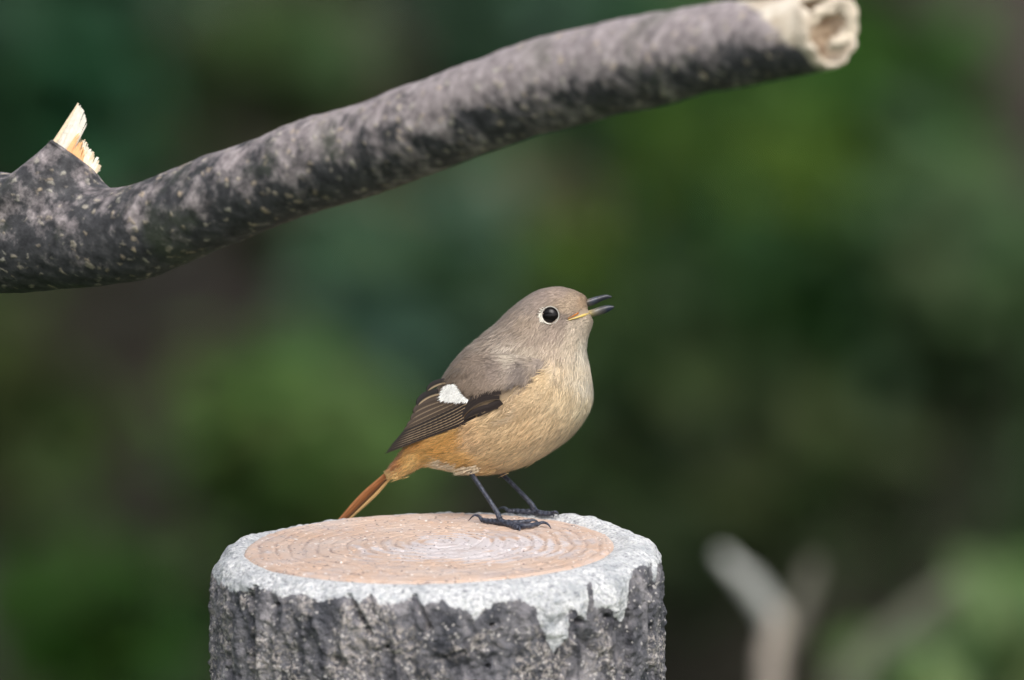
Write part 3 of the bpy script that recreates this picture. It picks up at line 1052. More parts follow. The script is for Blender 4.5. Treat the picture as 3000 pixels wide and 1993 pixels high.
    # lower (fringed) edge root, mid, tip; widths at root, mid; layer; vane colour; fringe
    FE = [
        ((1070, 390), (930, 430), (795, 512), 85, 95, 15, tert, 1.0, 0.26), ((975, 560), (800, 622), (645, 735), 100, 120, 13, tert, 1.0, 0.22), ((1120, 640), (800, 740), (590, 850), 110, 120, 12, brown * 0.9, 0.55, 0.14),
        ((1220, 655), (830, 800), (540, 950), 100, 110, 11, brown, 0.6, 0.13), ((1310, 660), (880, 850), (480, 1040), 100, 105, 10, brown * 1.05, 0.6, 0.13), ((1390, 668), (930, 888), (430, 1105), 90, 90, 9, brown * 0.95, 0.35, 0.12),
        ((1400, 700), (950, 930), (380, 1170), 85, 85, 8, dark, 0.8, 0.15), ((1385, 760), (960, 975), (330, 1225), 80, 80, 7, dark, 0.9, 0.17), ((1375, 810), (960, 1015), (285, 1275), 75, 75, 6, dark, 1.0, 0.18),
        ((1360, 858), (965, 1055), (240, 1322), 72, 72, 5, dark, 1.0, 0.18), ((1360, 905), (970, 1092), (205, 1366), 68, 68, 4, dark * 1.1, 1.0, 0.18), ((1365, 948), (985, 1124), (172, 1412), 64, 66, 3, dark * 1.1, 0.9, 0.18),
        ((1420, 985), (1000, 1150), (145, 1456), 64, 74, 2, dark * 1.25, 0.25, 0.10), ((1590, 955), (1330, 1105), (1050, 1165), 60, 75, 1, purp, 0.15, 0.1), ((1560, 930), (1250, 1060), (700, 1235), 70, 70, 1.5, dark, 0.2, 0.1),
        # primary coverts and alula
        ((1900, 640), (1600, 700), (1340, 900), 120, 130, 10.2, dark * 0.95, 0.15, 0.1), ((1930, 560), (1650, 640), (1390, 760), 120, 130, 11, dark * 1.0, 0.3, 0.08), ((1880, 780), (1620, 840), (1355, 955), 100, 110, 9.5, dark * 0.9, 0.15, 0.1),
        ((1960, 700), (1800, 800), (1560, 900), 110, 130, 9.8, dark * 0.9, 0.1, 0.1), ((1930, 500), (1700, 560), (1430, 660), 100, 90, 11.6, dark * 1.15, 0.5, 0.1)]

    def make_feather(fe, parent, name='flight_feather', mirror=False):
        (r0, r1, r2, w0, w1, lay, vane, frg, fw) = fe
        nl, nw = 34, 15
        t = np.linspace(0, 1, nl)
        a0, a1, a2 = (np.array(Z3(*q)) for q in (r0, r1, r2))
        ctrl = 2 * a1 - 0.5 * (a0 + a2)
        E = (1 - t)[:, None] ** 2 * a0 + 2 * ((1 - t) * t)[:, None] * ctrl + t[:, None] ** 2 * a2
        Tg = np.gradient(E, axis=0)
        Tg /= np.linalg.norm(Tg, axis=1)[:, None]
        Np = np.stack([-Tg[:, 1], Tg[:, 0]], -1)
        Np *= np.where(Np[:, 1] < 0, 1, -1)[:, None]          # upward in the picture
        wv = (w0 + (w1 - w0) * np.clip(t * 2, 0, 1)) / 5.2275 * np.clip(1 - t ** 5, 0.0, 1) ** 0.6
        v = np.linspace(0, 1, nw)
        q = E[:, None] + Np[:, None] * (wv[:, None] * v[None, :])[..., None]
        y = wing_y(q[..., 0], q[..., 1]) - lay * 0.00007 - 0.00035 * np.sin(math.pi * v)[None, :] + 0.0004 * (v[None, :] - 0.2)
        # barb ridges
        y = y + 0.00003 * np.sin((t[:, None] * 60 + v[None, :] * 8) * 2)
        ym = ymid(q[..., 0])
        yy = ym - y if mirror else ym + y
        if mirror:
            q = q + np.array([-2.0, 2.0])
        W = Pn(q[..., 0], q[..., 1], yy)
        fr = sstep(fw * 1.25, fw * 0.55, v)[None, :] * frg * (1 - 0.8 * sstep(0.82, 1, t))[:, None]
        shaft = np.exp(-((v - 0.42) / 0.05) ** 2)[None, :] * 0.35
        cc = vane[None, None] * (1 + 0.10 * np.sin(t * 90)[:, None, None] * 0.4 + 0.12 * (v[None, :, None] - 0.5))
        cc = cc * (1 - shaft[..., None])
        cc = cc * (1 - fr[..., None]) + pale * fr[..., None]
        mesh_np(name, W.reshape(-1, 3), grid_faces(nl, nw, False), M_vane, parent, True, col=cc.reshape(-1, 3))

    wings = []
    for mir in (False, True):
        # scapular pad joins the feathers to the body
        pts = np.array([(1560, 1070), (1500, 1090), (1440, 1110), (1380, 1130), (1330, 1150), (1290, 1180)], float)
        up_ = np.array([(1560, 1050), (1480, 1045), (1400, 1060), (1345, 1085), (1300, 1118), (1270, 1150)], float)
        lo_ = np.array([(1565, 1078), (1515, 1135), (1470, 1175), (1420, 1195), (1350, 1200), (1300, 1200)], float)
        A, Bq = catmull(up_, 30), catmull(lo_, 30)
        f = np.linspace(0, 1, 14)
        q = A[:, None] * (1 - f)[None, :, None] + Bq[:, None] * f[None, :, None]
        yv = wing_y(q[..., 0], q[..., 1]) + 0.0002
        yy = ymid(q[..., 0]) + (-yv if mir else yv)
        wob = mesh_np('wing', Pn(q[..., 0], q[..., 1], yy).reshape(-1, 3), grid_faces(30, 14, False), M_skin, root, True, col=plume(q[..., 0], q[..., 1]).reshape(-1, 3) * 0.7)
        for fe in FE:
            if mir and fe[0][0] > 1850:
                continue
            make_feather(fe, wob, 'flight_feather' if fe[0][0] < 1850 else 'covert_feather', mir)
        wings.append(wob)

    # ---- loose barbs laid over the wing: scapulars, white patch, flank edge
    def barbs(parent, name, pts, dirs, L, wd, colr, offs, jit=0.25, lay=None):
        n = len(pts)
        ang = rng.normal(size=n) * jit
        d = np.stack([dirs[:, 0] * np.cos(ang) - dirs[:, 1] * np.sin(ang), dirs[:, 0] * np.sin(ang) + dirs[:, 1] * np.cos(ang)], -1)
        Lp = L / PXM
        q0, q1, q2 = pts, pts + d * (Lp * 0.5)[:, None], pts + d * Lp[:, None]
        sd = np.stack([-d[:, 1], d[:, 0]], -1) * (wd / PXM)[:, None]
        lay = np.zeros(n) if lay is None else lay
        out, nn = [], []
        for q, o_, s_ in ((q0, offs * 0.3, 0.7), (q1, offs, 1.0), (q2, offs * 1.1, 0)):
            yy = lambda r: ymid(r[:, 0]) + wing_y(r[:, 0], r[:, 1]) - o_ - lay
            if s_:
                out += [Pn((q - sd * s_)[:, 0], (q - sd * s_)[:, 1], yy(q - sd * s_)), Pn((q + sd * s_)[:, 0], (q + sd * s_)[:, 1], yy(q + sd * s_))]
            else:
                out.append(Pn(q[:, 0], q[:, 1], yy(q)))
        V = np.stack(out, 1)
        ex = 6.0
        dzx = (wing_y(q1[:, 0] + ex, q1[:, 1]) - wing_y(q1[:, 0] - ex, q1[:, 1])) / (2 * ex * PXM)
        dzy = (wing_y(q1[:, 0], q1[:, 1] + ex) - wing_y(q1[:, 0], q1[:, 1] - ex)) / (2 * ex * PXM)
        nr3 = np.stack([dzx, -np.ones(n), -dzy], -1)
        nr3 += 0.2 * rng.normal(size=(n, 3))
        nr3 /= np.linalg.norm(nr3, axis=1)[:, None]
        bb = (1 + 0.12 * rng.normal(size=n))[:, None]
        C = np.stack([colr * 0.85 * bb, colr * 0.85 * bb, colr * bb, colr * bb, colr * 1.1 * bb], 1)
        b = np.arange(n)[:, None] * 5
        F = np.concatenate([b + np.array([[0, 1, 3]]), b + np.array([[0, 3, 2]]), b + np.array([[2, 3, 4]])])
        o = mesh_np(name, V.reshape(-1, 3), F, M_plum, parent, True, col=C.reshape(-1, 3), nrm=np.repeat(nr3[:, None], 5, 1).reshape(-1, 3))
        o['kind'] = 'stuff'
        return o

    def in_poly(n, poly):
        poly = np.array(poly, float)
        lo, hi = poly.min(0), poly.max(0)
        out = []
        while sum(len(q) for q in out) < n:
            c = lo + rng.random((n * 3, 2)) * (hi - lo)
            ins = np.zeros(len(c), bool)
            k = len(poly) - 1
            for i in range(len(poly)):
                yi, yk = poly[i, 1], poly[k, 1]
                cond = ((yi > c[:, 1]) != (yk > c[:, 1])) & (c[:, 0] < (poly[k, 0] - poly[i, 0]) * (c[:, 1] - yi) / (yk - yi + 1e-9) + poly[i, 0])
                ins ^= cond
                k = i
            out.append(c[ins])
        return np.concatenate(out)[:n]

    near = wings[0]
    flow = lambda q, dx, dy: np.tile(np.array([dx, dy]) / math.hypot(dx, dy), (len(q), 1))
    q = in_poly(9000, [(1326, 1112), (1368, 1056), (1430, 1034), (1520, 1040), (1600, 1056), (1578, 1085), (1545, 1108), (1505, 1122), (1465, 1122), (1412, 1138), (1384, 1140), (1360, 1118), (1352, 1100)])
    n = len(q)
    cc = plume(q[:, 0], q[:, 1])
    tdist = np.full(n, 1e9)
    tp_ = [(1300, 1105), (1345, 1045), (1420, 1030), (1520, 1040), (1600, 1056), (1578, 1085), (1545, 1112)]
    for (xa, ya), (xb, yb) in zip(tp_[:-1], tp_[1:]):
        tq = np.clip(((q[:, 0] - xa) * (xb - xa) + (q[:, 1] - ya) * (yb - ya)) / ((xb - xa) ** 2 + (yb - ya) ** 2), 0, 1)
        tdist = np.minimum(tdist, np.hypot(q[:, 0] - xa - tq * (xb - xa), q[:, 1] - ya - tq * (yb - ya)))
    cc = cc * (1 + 0.30 * fbm(np.stack([(q[:, 0] * 0.83 - q[:, 1] * 0.56) * 0.012, (q[:, 0] * 0.56 + q[:, 1] * 0.83) * 0.07, q[:, 0] * 0], -1), 2))[:, None]
    slate = np.exp(-(((q[:, 0] - 1512) / 22) ** 2 + ((q[:, 1] - 1122) / 12) ** 2))[:, None]
    cc = cc * (1 - 0.75 * slate) + lin(62, 62, 72) * 0.75 * slate
    barbs(near, 'scapular_feathers', q, flow(q, -0.83, 0.56), 0.0026 + 0.0032 * rng.random(n), 0.00015 + 0.0001 * rng.random(n), cc, (0.0011 + 0.0004 * rng.random(n)) * (0.25 + 0.75 * sstep(0, 34, tdist)), 0.32)
    q = in_poly(1500, [(1304, 1132), (1318, 1126), (1336, 1124), (1347, 1142), (1358, 1160), (1372, 1172), (1340, 1172), (1312, 1170), (1292, 1166), (1298, 1150)])
    n = len(q)
    barbs(near, 'white_wing_patch', q, flow(q, -0.72, 0.69), 0.0010 + 0.0016 * rng.random(n), 0.00016 + 0.00008 * rng.random(n), np.tile(lin(244, 244, 240), (n, 1)), 0.0014 + 0.0003 * rng.random(n), 0.25)
    # breast and flank feathers folding over the wing's front edge
    edge = np.array([(1640, 1058), (1590, 1088), (1566, 1120), (1540, 1150), (1516, 1182), (1500, 1214), (1462, 1232), (1430, 1246), (1398, 1262), (1340, 1288), (1310, 1296)], float)
    s = rng.random(5200)
    E = catmull(edge, 400)
    q = E[(s * 399).astype(int)] + np.stack([rng.random(5200) * 46, rng.random(5200) * 34], -1) * (1 - 0.45 * s)[:, None]
    n = len(q)
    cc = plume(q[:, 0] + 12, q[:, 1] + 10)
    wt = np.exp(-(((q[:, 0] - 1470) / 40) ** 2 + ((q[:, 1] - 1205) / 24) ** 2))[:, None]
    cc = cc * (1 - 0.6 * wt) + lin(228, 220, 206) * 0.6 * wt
    barbs(root, 'flank_feathers', q, flow(q, -0.86, 0.5), 0.0022 + 0.0030 * rng.random(n), 0.00016 + 0.0001 * rng.random(n), cc, (0.0016 + 0.0006 * rng.random(n)) * (0.5 + 0.5 * sstep(1620, 1540, q[:, 0])), 0.28)

    # ---- tail
    dk, org, pl = lin(120, 70, 34), lin(196, 112, 46), lin(214, 168, 104)
    tail = None
    tfe = [  # upper edge shift, lower edge shift (0 top .. 1 bottom), depth, colour
        (0.00, 0.42, -0.6, lin(164, 108, 68)), (0.10, 0.50, 0.6, lin(140, 88, 52)), (0.30, 0.66, -1.4, lin(132, 80, 42)), (0.45, 0.78, 1.6, lin(84, 54, 34)), (0.50, 0.84, -2.0, lin(88, 58, 34)), (0.76, 1.0, -2.8, lin(196, 158, 104)), (0.66, 1.0, 2.8, lin(150, 108, 64))]
    top = catmull([(1186, 1305), (1135, 1377), (1057, 1447), (990, 1523), (962, 1553), (940, 1577)], 40)
    bot = catmull([(1166, 1396), (1146, 1404), (1104, 1452), (1031, 1519), (998, 1550), (958, 1586)], 40)
    for k, (u0, u1, dd, cc) in enumerate(tfe):
        f = np.linspace(u0, u1, 7)
        q = top[:, None] * (1 - f)[None, :, None] + bot[:, None] * f[None, :, None]
        t = np.linspace(0, 1, 40)
        yy = ymid(q[..., 0]) + (dd * (0.35 + 0.65 * t))[:, None] * 0.001 + 0.0006 * np.linspace(-1, 1, 7)[None, :] ** 2
        vv = np.linspace(-1, 1, 7)
        col = cc[None, None] * (1 + 0.22 * np.abs(vv)[None, :, None] - 0.3 * np.exp(-(vv / 0.2) ** 2)[None, :, None] + 0.10 * rng.normal(size=(40, 7, 1)))
        W = Pn(q[..., 0], q[..., 1], yy)
        th = np.array([0, 0.00022, 0])
        Vt = np.concatenate([W.reshape(-1, 3), (W + th).reshape(-1, 3)])
        Ft = grid_faces(40, 7, False)
        o = mesh_np('tail' if tail is None else 'tail_feather', Vt, [Ft, Ft[:, ::-1] + 280], M_vane, root if tail is None else tail, True, col=np.concatenate([col.reshape(-1, 3)] * 2))
        tail = tail or o

    # ---- eye with its pale broken ring
    hit = bvh.ray_cast(Vector(CAM), (Vector(P(1611.7, 924, 0)) - Vector(CAM)).normalized())
    e0, en = np.array(hit[0]), np.array(hit[1])
    en = en * (-1 if en[1] > 0 else 1) + np.array([0, -1.2, 0.1])
    en /= np.linalg.norm(en)
    R = 24.5 * PXM
    for s_ in (1, -1):
        ec, nv = e0.copy(), en.copy()
        if s_ == -1:
            ec[1] = 2 * float(ymid(1611)) - ec[1]
            nv[1] *= -1
        ux = np.cross(np.array([0, 0, 1.0]), nv)
        ux /= np.linalg.norm(ux)
        ux *= np.sign(ux[0])
        uz = np.cross(nv, ux)
        uz *= np.sign(uz[2])
        u = np.linspace(0, math.pi, 33)[:, None, None]
        v = np.linspace(0, 2 * math.pi, 48, endpoint=False)[None, :, None]
        V = ec - nv * 0.0008 + R * (np.sin(u) * np.cos(v) * ux + np.sin(u) * np.sin(v) * uz + np.cos(u) * 0.62 * nv)
        eye = mesh_np('eye', V.reshape(-1, 3), grid_faces(33, 48), M_eye, root, True)
        ring = Bag()
        for k in range(40):
            an = 2 * math.pi * k / 40
            dl = lambda c_: math.degrees(math.atan2(math.sin(an - math.radians(c_)), math.cos(an - math.radians(c_))))
            size = 0.8 + 0.5 * math.exp(-(dl(195) / 42) ** 2)
            bright = 0.62 + 0.38 * math.exp(-(dl(230) / 75) ** 2)
            c0 = ec + nv * 0.0004 + (math.cos(an) * ux + math.sin(an) * uz) * R * 1.03
            th_ = -math.sin(an) * ux + math.cos(an) * uz
            Vq, Fq = tube(np.array([c0 - th_ * 0.00026, c0, c0 + th_ * 0.00026]), np.array([0.00020, 0.00034, 0.00020]) * size, 8)
            ring.add(Vq, Fq, lin(228, 224, 214) * bright)
        for k in range(50):      # short white feathers behind the eye
            an = math.radians(random.gauss(192, 24))
            rv = math.cos(an) * ux + math.sin(an) * uz
            c0 = ec + nv * 0.0004 + rv * R * random.uniform(1.04, 1.22)
            dv = (rv - 0.35 * ux - 0.2 * uz) * random.uniform(0.0005, 0.0011)
            Vq, Fq = tube(np.array([c0, c0 + dv * 0.6 + nv * 0.0001, c0 + dv]), [0.00014, 0.00012, 0.00003], 5)
            ring.add(Vq, Fq, lin(222, 216, 204))
        ring.build('eye_ring', M_beak, eye)

    # ---- bill
    def surfw(px, py, extra=3.0):
        h = bvh.ray_cast(Vector(CAM), (Vector(P(px, py, 0)) - Vector(CAM)).normalized())
        return (float(ymid(px)) - h[0].y) / PXM + extra if h[0] is not None else None
    def bill(name, topE, botE, hw, cols):
        T_, B_ = catmull(topE, 36), catmull(botE, 36)
        wv = catmull([[q] for q in hw], 36)[:, 0]
        C_ = np.clip(catmull(np.array(cols), 36), 0.002, 1)
        an = np.linspace(0, 2 * math.pi, 20, endpoint=False)
        c_ = (T_ + B_) / 2
        h_ = (T_ - B_) / 2
        q = c_[:, None] + h_[:, None] * np.cos(an)[None, :, None]
        V = Pn(q[..., 0], q[..., 1], ymid(c_[:, 0])[:, None] + wv[:, None] * np.sin(an)[None, :] * PXM)
        V2 = np.concatenate([V.reshape(-1, 3), V[-1].mean(0)[None]])
        j = np.arange(20)
        F = [grid_faces(36, 20), np.stack([np.full(20, 36 * 20), 35 * 20 + j, 35 * 20 + (j + 1) % 20], -1)]
        return mesh_np(name, V2, F, M_beak, root, True, col=np.concatenate([np.repeat(C_[:, None], 20, 1).reshape(-1, 3), C_[-1:]]))
    dkb, mid_ = lin(44, 46, 56), lin(66, 68, 80)
    bill('upper_beak', [(1700, 884), (1724, 876), (1742, 870.5), (1758, 866.5), (1777, 863.5), (1792, 868)], [(1672, 926), (1706, 904), (1731, 897), (1748, 890), (1770, 879.5), (1792, 872)], [40, 22, 14, 10, 6.5, 1.5],
         [lin(150, 110, 60), lin(96, 84, 70), mid_, dkb, dkb, dkb])
    ye = lin(212, 184, 104)
    lb = bill('lower_beak', [(1664, 934), (1690, 924), (1712, 914), (1738, 905.5), (1775, 895), (1799, 897)], [(1668, 942), (1690, 938), (1712, 934), (1742, 927.5), (1777, 917), (1799, 903)], [(surfw(1664, 936, 7) or 66), (surfw(1690, 930, 9) or 56), (surfw(1712, 926, 7) or 40), 18, 9, 2],
              [ye, ye, ye * 0.9, lin(120, 112, 92), dkb, dkb])
    bill('mouth_lining', [(1662, 932), (1676, 922), (1692, 912), (1704, 907)], [(1664, 936), (1680, 931), (1696, 924), (1708, 917)], [(surfw(1664, 933, 5) or 60), (surfw(1678, 926, 5) or 50), (surfw(1694, 918, 5) or 38), 16], [lin(198, 130, 34), lin(184, 110, 24), lin(170, 98, 20), lin(120, 66, 24)])
    # rictal bristles
    bag = Bag()
    for k in range(10):
        x0, y0 = random.uniform(1690, 1716), random.uniform(884, 902)
        dv = np.array([random.uniform(10, 22), random.uniform(2, 14)])
        c_ = [P(x0 + dv[0] * f, y0 + dv[1] * f * f, float(ymid(x0)) - (18 + 8 * f) * PXM) for f in (0, 0.5, 1)]
        V, F = tube(np.array(c_), [0.00006, 0.00005, 0.00002], 5)
        bag.add(V, F, lin(50, 44, 40))
    bag.build('bristles', M_beak, root)

    # ---- legs and feet
    def leg(topq, top_y, kneeq, foot, toes, hind):
        fp = hit_top(*foot, dz=0.0016)
        c_ = catmull([P(topq[0] - 14, topq[1] - 24, top_y), P(*topq, top_y), P((topq[0] + kneeq[0]) / 2 + 1, (topq[1] + kneeq[1]) / 2, (top_y + fp[1]) / 2), P(*kneeq, fp[1] + 0.0005), fp], 60)
        r = catmull([[0.0013], [0.00108], [0.00090], [0.00105], [0.00135]], 60)[:, 0]
        r = r * (1 + 0.05 * np.sin(np.arange(60) * 1.5))
        V, F = tube(c_, r, 18)
        lg = mesh_np('leg', V, F, M_leg, root)
        for td in toes + [hind]:
            pts, claw = td
            cc = [fp] + [hit_top(*q, dz=h_) for (q, h_) in pts]
            c2 = catmull(cc, 50)
            rr = np.interp(np.linspace(0, 1, 50), [0, 0.5, 1], [0.00125, 0.00112, 0.00095])
            rr = rr * (1 + 0.10 * np.sin(np.linspace(0, 1, 50) * 34))
            V, F = tube(c2, rr, 16)
            toe = mesh_np('toe', V, F, M_leg, lg)
            cl = catmull([hit_top(*q, dz=h_) for (q, h_) in [pts[-1]] + claw], 30)
            V, F = tube(cl, np.linspace(1, 0, 30) ** 0.7 * 0.00075 + 0.00006, 10)
            mesh_np('claw', V, F, M_leg, lg)
        return lg

    # hit_top(q, dz): pixel and height above the ring face
    leg((1384, 1392), 0.0565, (1455, 1500), (1467, 1529),
        [([((1503, 1537), .0014), ((1540, 1541), .0016), ((1576, 1535), .0016)], [((1592, 1531), .0022), ((1606, 1537), .0016), ((1615, 1550), .0002)]),
         ([((1500, 1540), .0012), ((1512, 1546), .0012), ((1520, 1546), .0012)], [((1523, 1550), .001), ((1522, 1557), .0002)]),
         ([((1500, 1532), .0014), ((1528, 1530), .0017), ((1548, 1528), .0016)], [((1560, 1524), .0020), ((1572, 1527), .0015), ((1578, 1534), .0004)])],
        ([((1445, 1528), .0014), ((1424, 1526), .0014), ((1411, 1523), .0016)], [((1402, 1512), .003), ((1388, 1511), .003), ((1371, 1527), .0002)]))
    leg((1471, 1388), 0.0775, (1554, 1474), (1568, 1499),
        [([((1585, 1504), .0016), ((1603, 1505), .0018), ((1618, 1504), .0020)], [((1626, 1500), .0030), ((1634, 1504), .002), ((1636, 1513), .0002)]),
         ([((1584, 1505), .0014), ((1598, 1506), .0014), ((1612, 1506), .0014)], [((1619, 1507), .0014), ((1625, 1512), .0002)])],
        ([((1540, 1500), .0014), ((1512, 1498), .0014), ((1488, 1497), .0016)], [((1480, 1489), .002), ((1468, 1488), .0018), ((1455, 1496), .0002)]))
    # loose pale tufts hanging under the vent and round the thighs
    bag = Bag()
    spots = [(1392, 1378, 0.0625, 12, 150), (1368, 1380, 0.064, 14, 150), (1336, 1368, 0.067, 24, 170), (1300, 1360, 0.070, 18, 130), (1424, 1380, 0.067, 24, 150), (1470, 1372, 0.080, 16, 110)]
    for (tx, ty, yv, sp, cnt) in spots:
        for k in range(cnt):
            x0, y0 = random.gauss(tx, sp * 0.6), ty + random.uniform(-14, 6)
            dep_ = yv - 0.0055 + random.gauss(0, 0.0025)
            ln = random.uniform(12, 36)
            sl_ = random.uniform(-1.25, -0.5)
            q = [(x0 + f * ln * sl_, y0 + f * ln * (0.42 - 0.12 * f)) for f in (0, 0.5, 1)]
            V, F = tube(np.array([P(a_, b_, dep_) for a_, b_ in q]), [0.00013, 0.00010, 0.00002], 5)
            cc = lin(204, 186, 158) if tx < 1400 else lin(208, 176, 126)
            bag.add(V, F, cc * random.uniform(0.8, 1.1))
    # a few stray feather tips breaking the outline of breast and belly
    for (x0, y0, dx, dy, cnt) in ((1556, 1346, -26, 15, 24), (1596, 1324, -24, 14, 18), (1480, 1374, -26, 10, 18), (1168, 1394, -22, 6, 40), (1640, 1276, -22, 12, 8)):
        for k in range(cnt):
            a_, b_ = x0 + random.gauss(0, 9), y0 + random.gauss(0, 6)
            f_ = random.uniform(0.6, 1.2)
            dep_ = float(ymid(a_)) + random.gauss(0, 0.0022)
            V, F = tube(np.array([P(a_ + dx * f * f_, b_ + dy * f * f_ + 2 * f * f, dep_) for f in (0, 0.5, 1)]), [0.00013, 0.00010, 0.00002], 5)
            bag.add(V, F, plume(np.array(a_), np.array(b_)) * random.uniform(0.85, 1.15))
    bag.build('loose_tufts', M_skin, root)['kind'] = 'stuff'


bird()


# ------------------------------------------------------------------ shrubs behind
def mat_leaf():
    m, t, b = new_mat('evergreen_leaf', 0.65, 0.18)
    t.links.new(attr(t, 'Col'), b.inputs['Base Color'])
    tr = N_(t, 'ShaderNodeBsdfTranslucent')
    t.links.new(mix(t, 1.0, attr(t, 'Col'), (1.0, 1.3, 0.6), 'MULTIPLY'), tr.inputs['Color'])
    mx = N_(t, 'ShaderNodeMixShader')
    mx.inputs[0].default_value = 0.25
    t.links.new(b.outputs[0], mx.inputs[1])
    t.links.new(tr.outputs[0], mx.inputs[2])
    t.links.new(mx.outputs[0], t.nodes['Material Output'].inputs['Surface'])
    return m


M_leaf = mat_leaf()
M_twig = mat_col('twig_bark', 0.85, 0.15, 90, 0.3, 0.5, 0.002)


def leaves(centres, size, colr, r, flat=0.6, var=0.18):
    n = len(centres)
    nm = r.normal(size=(n, 3)) * (1 - flat) + np.array([0, -0.25, 1.0]) * flat
    nm /= np.linalg.norm(nm, axis=1)[:, None]
    d = r.normal(size=(n, 3))
    d -= nm * (d * nm).sum(1)[:, None]
    d /= np.linalg.norm(d, axis=1)[:, None]
    s = np.cross(nm, d)
    L = size * (0.6 + 0.8 * r.random(n))[:, None]
    Wd = L * 0.26
    b = centres - d * L * 0.5
    tp = centres + d * L * 0.5 - nm * L * 0.10
    m1 = centres - d * L * 0.12 - nm * L * 0.03
    m2 = centres + d * L * 0.2 - nm * L * 0.05
    V = np.stack([b, m1 + s * Wd + nm * L * 0.06, m1, m1 - s * Wd + nm * L * 0.06, m2 + s * Wd * 0.8 + nm * L * 0.05, m2, m2 - s * Wd * 0.8 + nm * L * 0.05, tp], 1)
    F = np.array([[0, 2, 1], [0, 3, 2], [1, 2, 5], [1, 5, 4], [2, 3, 6], [2, 6, 5], [4, 5, 7], [5, 6, 7]])
    F = (np.arange(n)[:, None, None] * 8 + F[None]).reshape(-1, 3)
    c = colr * (1 + var * r.normal(size=(n, 1)))
    c = np.clip(c * (1 + 0.10 * r.normal(size=(n, 3))), 0.003, 0.9)
    return V.reshape(-1, 3), F, np.repeat(c[:, None], 8, 1).reshape(-1, 3)


def shrub(px, py, y, rx, rz, count, size, rgb, label, seed, name='leafy_shrub', group='shrubs behind the post'):
    r = np.random.default_rng(seed)
    y2 = y * 2.1
    k_ = (DIST + y2) / (DIST + y)
    y, rx, rz, size = y2, rx * k_, rz * k_, size * k_
    c = P(px, py, y)
    root = empty(name, c, label, 'shrub', group)
    # leaf sprays around twig ends
    nk = max(8, count // 26)
    u = r.normal(size=(nk, 3))
    u /= np.linalg.norm(u, axis=1)[:, None]
    ends = c + u * (0.35 + 0.65 * r.random((nk, 1)) ** 0.5) * np.array([rx, rx * 0.8, rz])
    ends[:, 2] = np.maximum(ends[:, 2], terrain(ends[:, 1]) + 0.05)
    which = r.integers(0, nk, count)
    q = ends[which] + r.normal(size=(count, 3)) * np.array([0.03, 0.04, 0.025]) * k_
    q[:, 2] = np.maximum(q[:, 2], terrain(q[:, 1]) + 0.03)
    V, F, C = leaves(q, size, lin(*rgb) * np.array([1.36, 1.06, 0.95]), r)
    mesh_np('crown', V, F, M_leaf, root, False, col=C)
    bag = Bag()
    foot = np.array([c[0], c[1], float(terrain(c[1])) - 0.02])
    for k in range(0, nk, max(1, nk // 14)):
        e = ends[k]
        mid_ = (foot + e) / 2 + r.normal(size=3) * 0.03
        V, F = tube(catmull([foot + r.normal(size=3) * np.array([.02, .02, 0]), mid_, e], 9), np.linspace(0.014, 0.004, 9), 6)
        bag.add(V, F, lin(60, 57, 50))
    bag.build('stems', M_twig, root)
    return root


SHR = [  # px, py, depth, half width, half height, leaves, leaf size, colour, label
    (60, 130, 5.4, .14, .15, 420, .070, (34, 74, 52), 'dark blue-green shrub behind the snapped side shoot'),
    (480, 260, 6.6, .14, .12, 200, .070, (46, 74, 42), 'dark green shrub above the left half of the branch'),
    (900, 300, 7.0, .12, .12, 130, .070, (66, 72, 56), 'olive grey shrub rising behind the middle of the branch'),
    (1500, 20, 6.2, .13, .09, 240, .070, (44, 76, 62), 'blue-green shrub above the middle of the branch'),
    (2360, 380, 5.6, .14, .10, 330, .070, (46, 82, 38), 'fresh green shrub under the broken branch end'),
    (1900, 420, 6.0, .12, .10, 220, .070, (34, 68, 44), 'green shrub between the branch and the bird\'s bill'),
    (2060, 740, 5.2, .12, .08, 260, .065, (54, 84, 26), 'yellow-green shrub to the right of the bird\'s bill'),
    (2760, 780, 4.8, .09, .10, 190, .065, (56, 86, 58), 'grey-green shrub right of the yellow-green one'),
    (2900, 1240, 5.8, .13, .12, 220, .070, (28, 54, 24), 'very dark green shrub above the light green sprig'),
    (1960, 1150, 5.0, .10, .10, 170, .065, (38, 62, 34), 'dull green shrub behind the bird\'s breast'),
    (2380, 1000, 4.8, .08, .08, 140, .060, (24, 56, 22), 'small deep green shrub below the yellow-green one'),
    (2330, 1480, 4.6, .12, .09, 130, .060, (40, 60, 34), 'low dark olive shrub behind the cut sapling'),
    (2560, 1180, 4.9, .08, .07, 150, .065, (32, 54, 28), 'small dim green shrub beside the very dark one'),
    (1200, 880, 5.2, .10, .11, 210, .065, (50, 82, 66), 'pale blue-green shrub behind the bird\'s back'),
    (1440, 640, 5.8, .08, .06, 90, .065, (84, 92, 78), 'greyish shrub just under the middle of the branch'),
    (900, 1270, 4.6, .066, .058, 170, .060, (58, 88, 46), 'bright green shrub behind the bird\'s tail'),
    (0, 1180, 5.0, .04, .12, 120, .065, (46, 64, 34), 'olive green shrub under the thick left end of the branch'),
    (200, 1760, 4.4, .05, .055, 130, .060, (28, 60, 12), 'deep green low shrub left of the post'),
    (2200, 1180, 6.4, .12, .12, 150, .070, (38, 58, 36), 'dim green shrub between the breast and the cut sapling'),
]
for k, s in enumerate(SHR):
    shrub(*s[:8], s[8], 100 + k)

# a paler sprig nearer the post
shrub(2990, 2030, 2.2, .05, .05, 120, .050, (80, 112, 76), 'light green leafy sprig at the right of the bare sapling', 140, 'leafy_sprig')


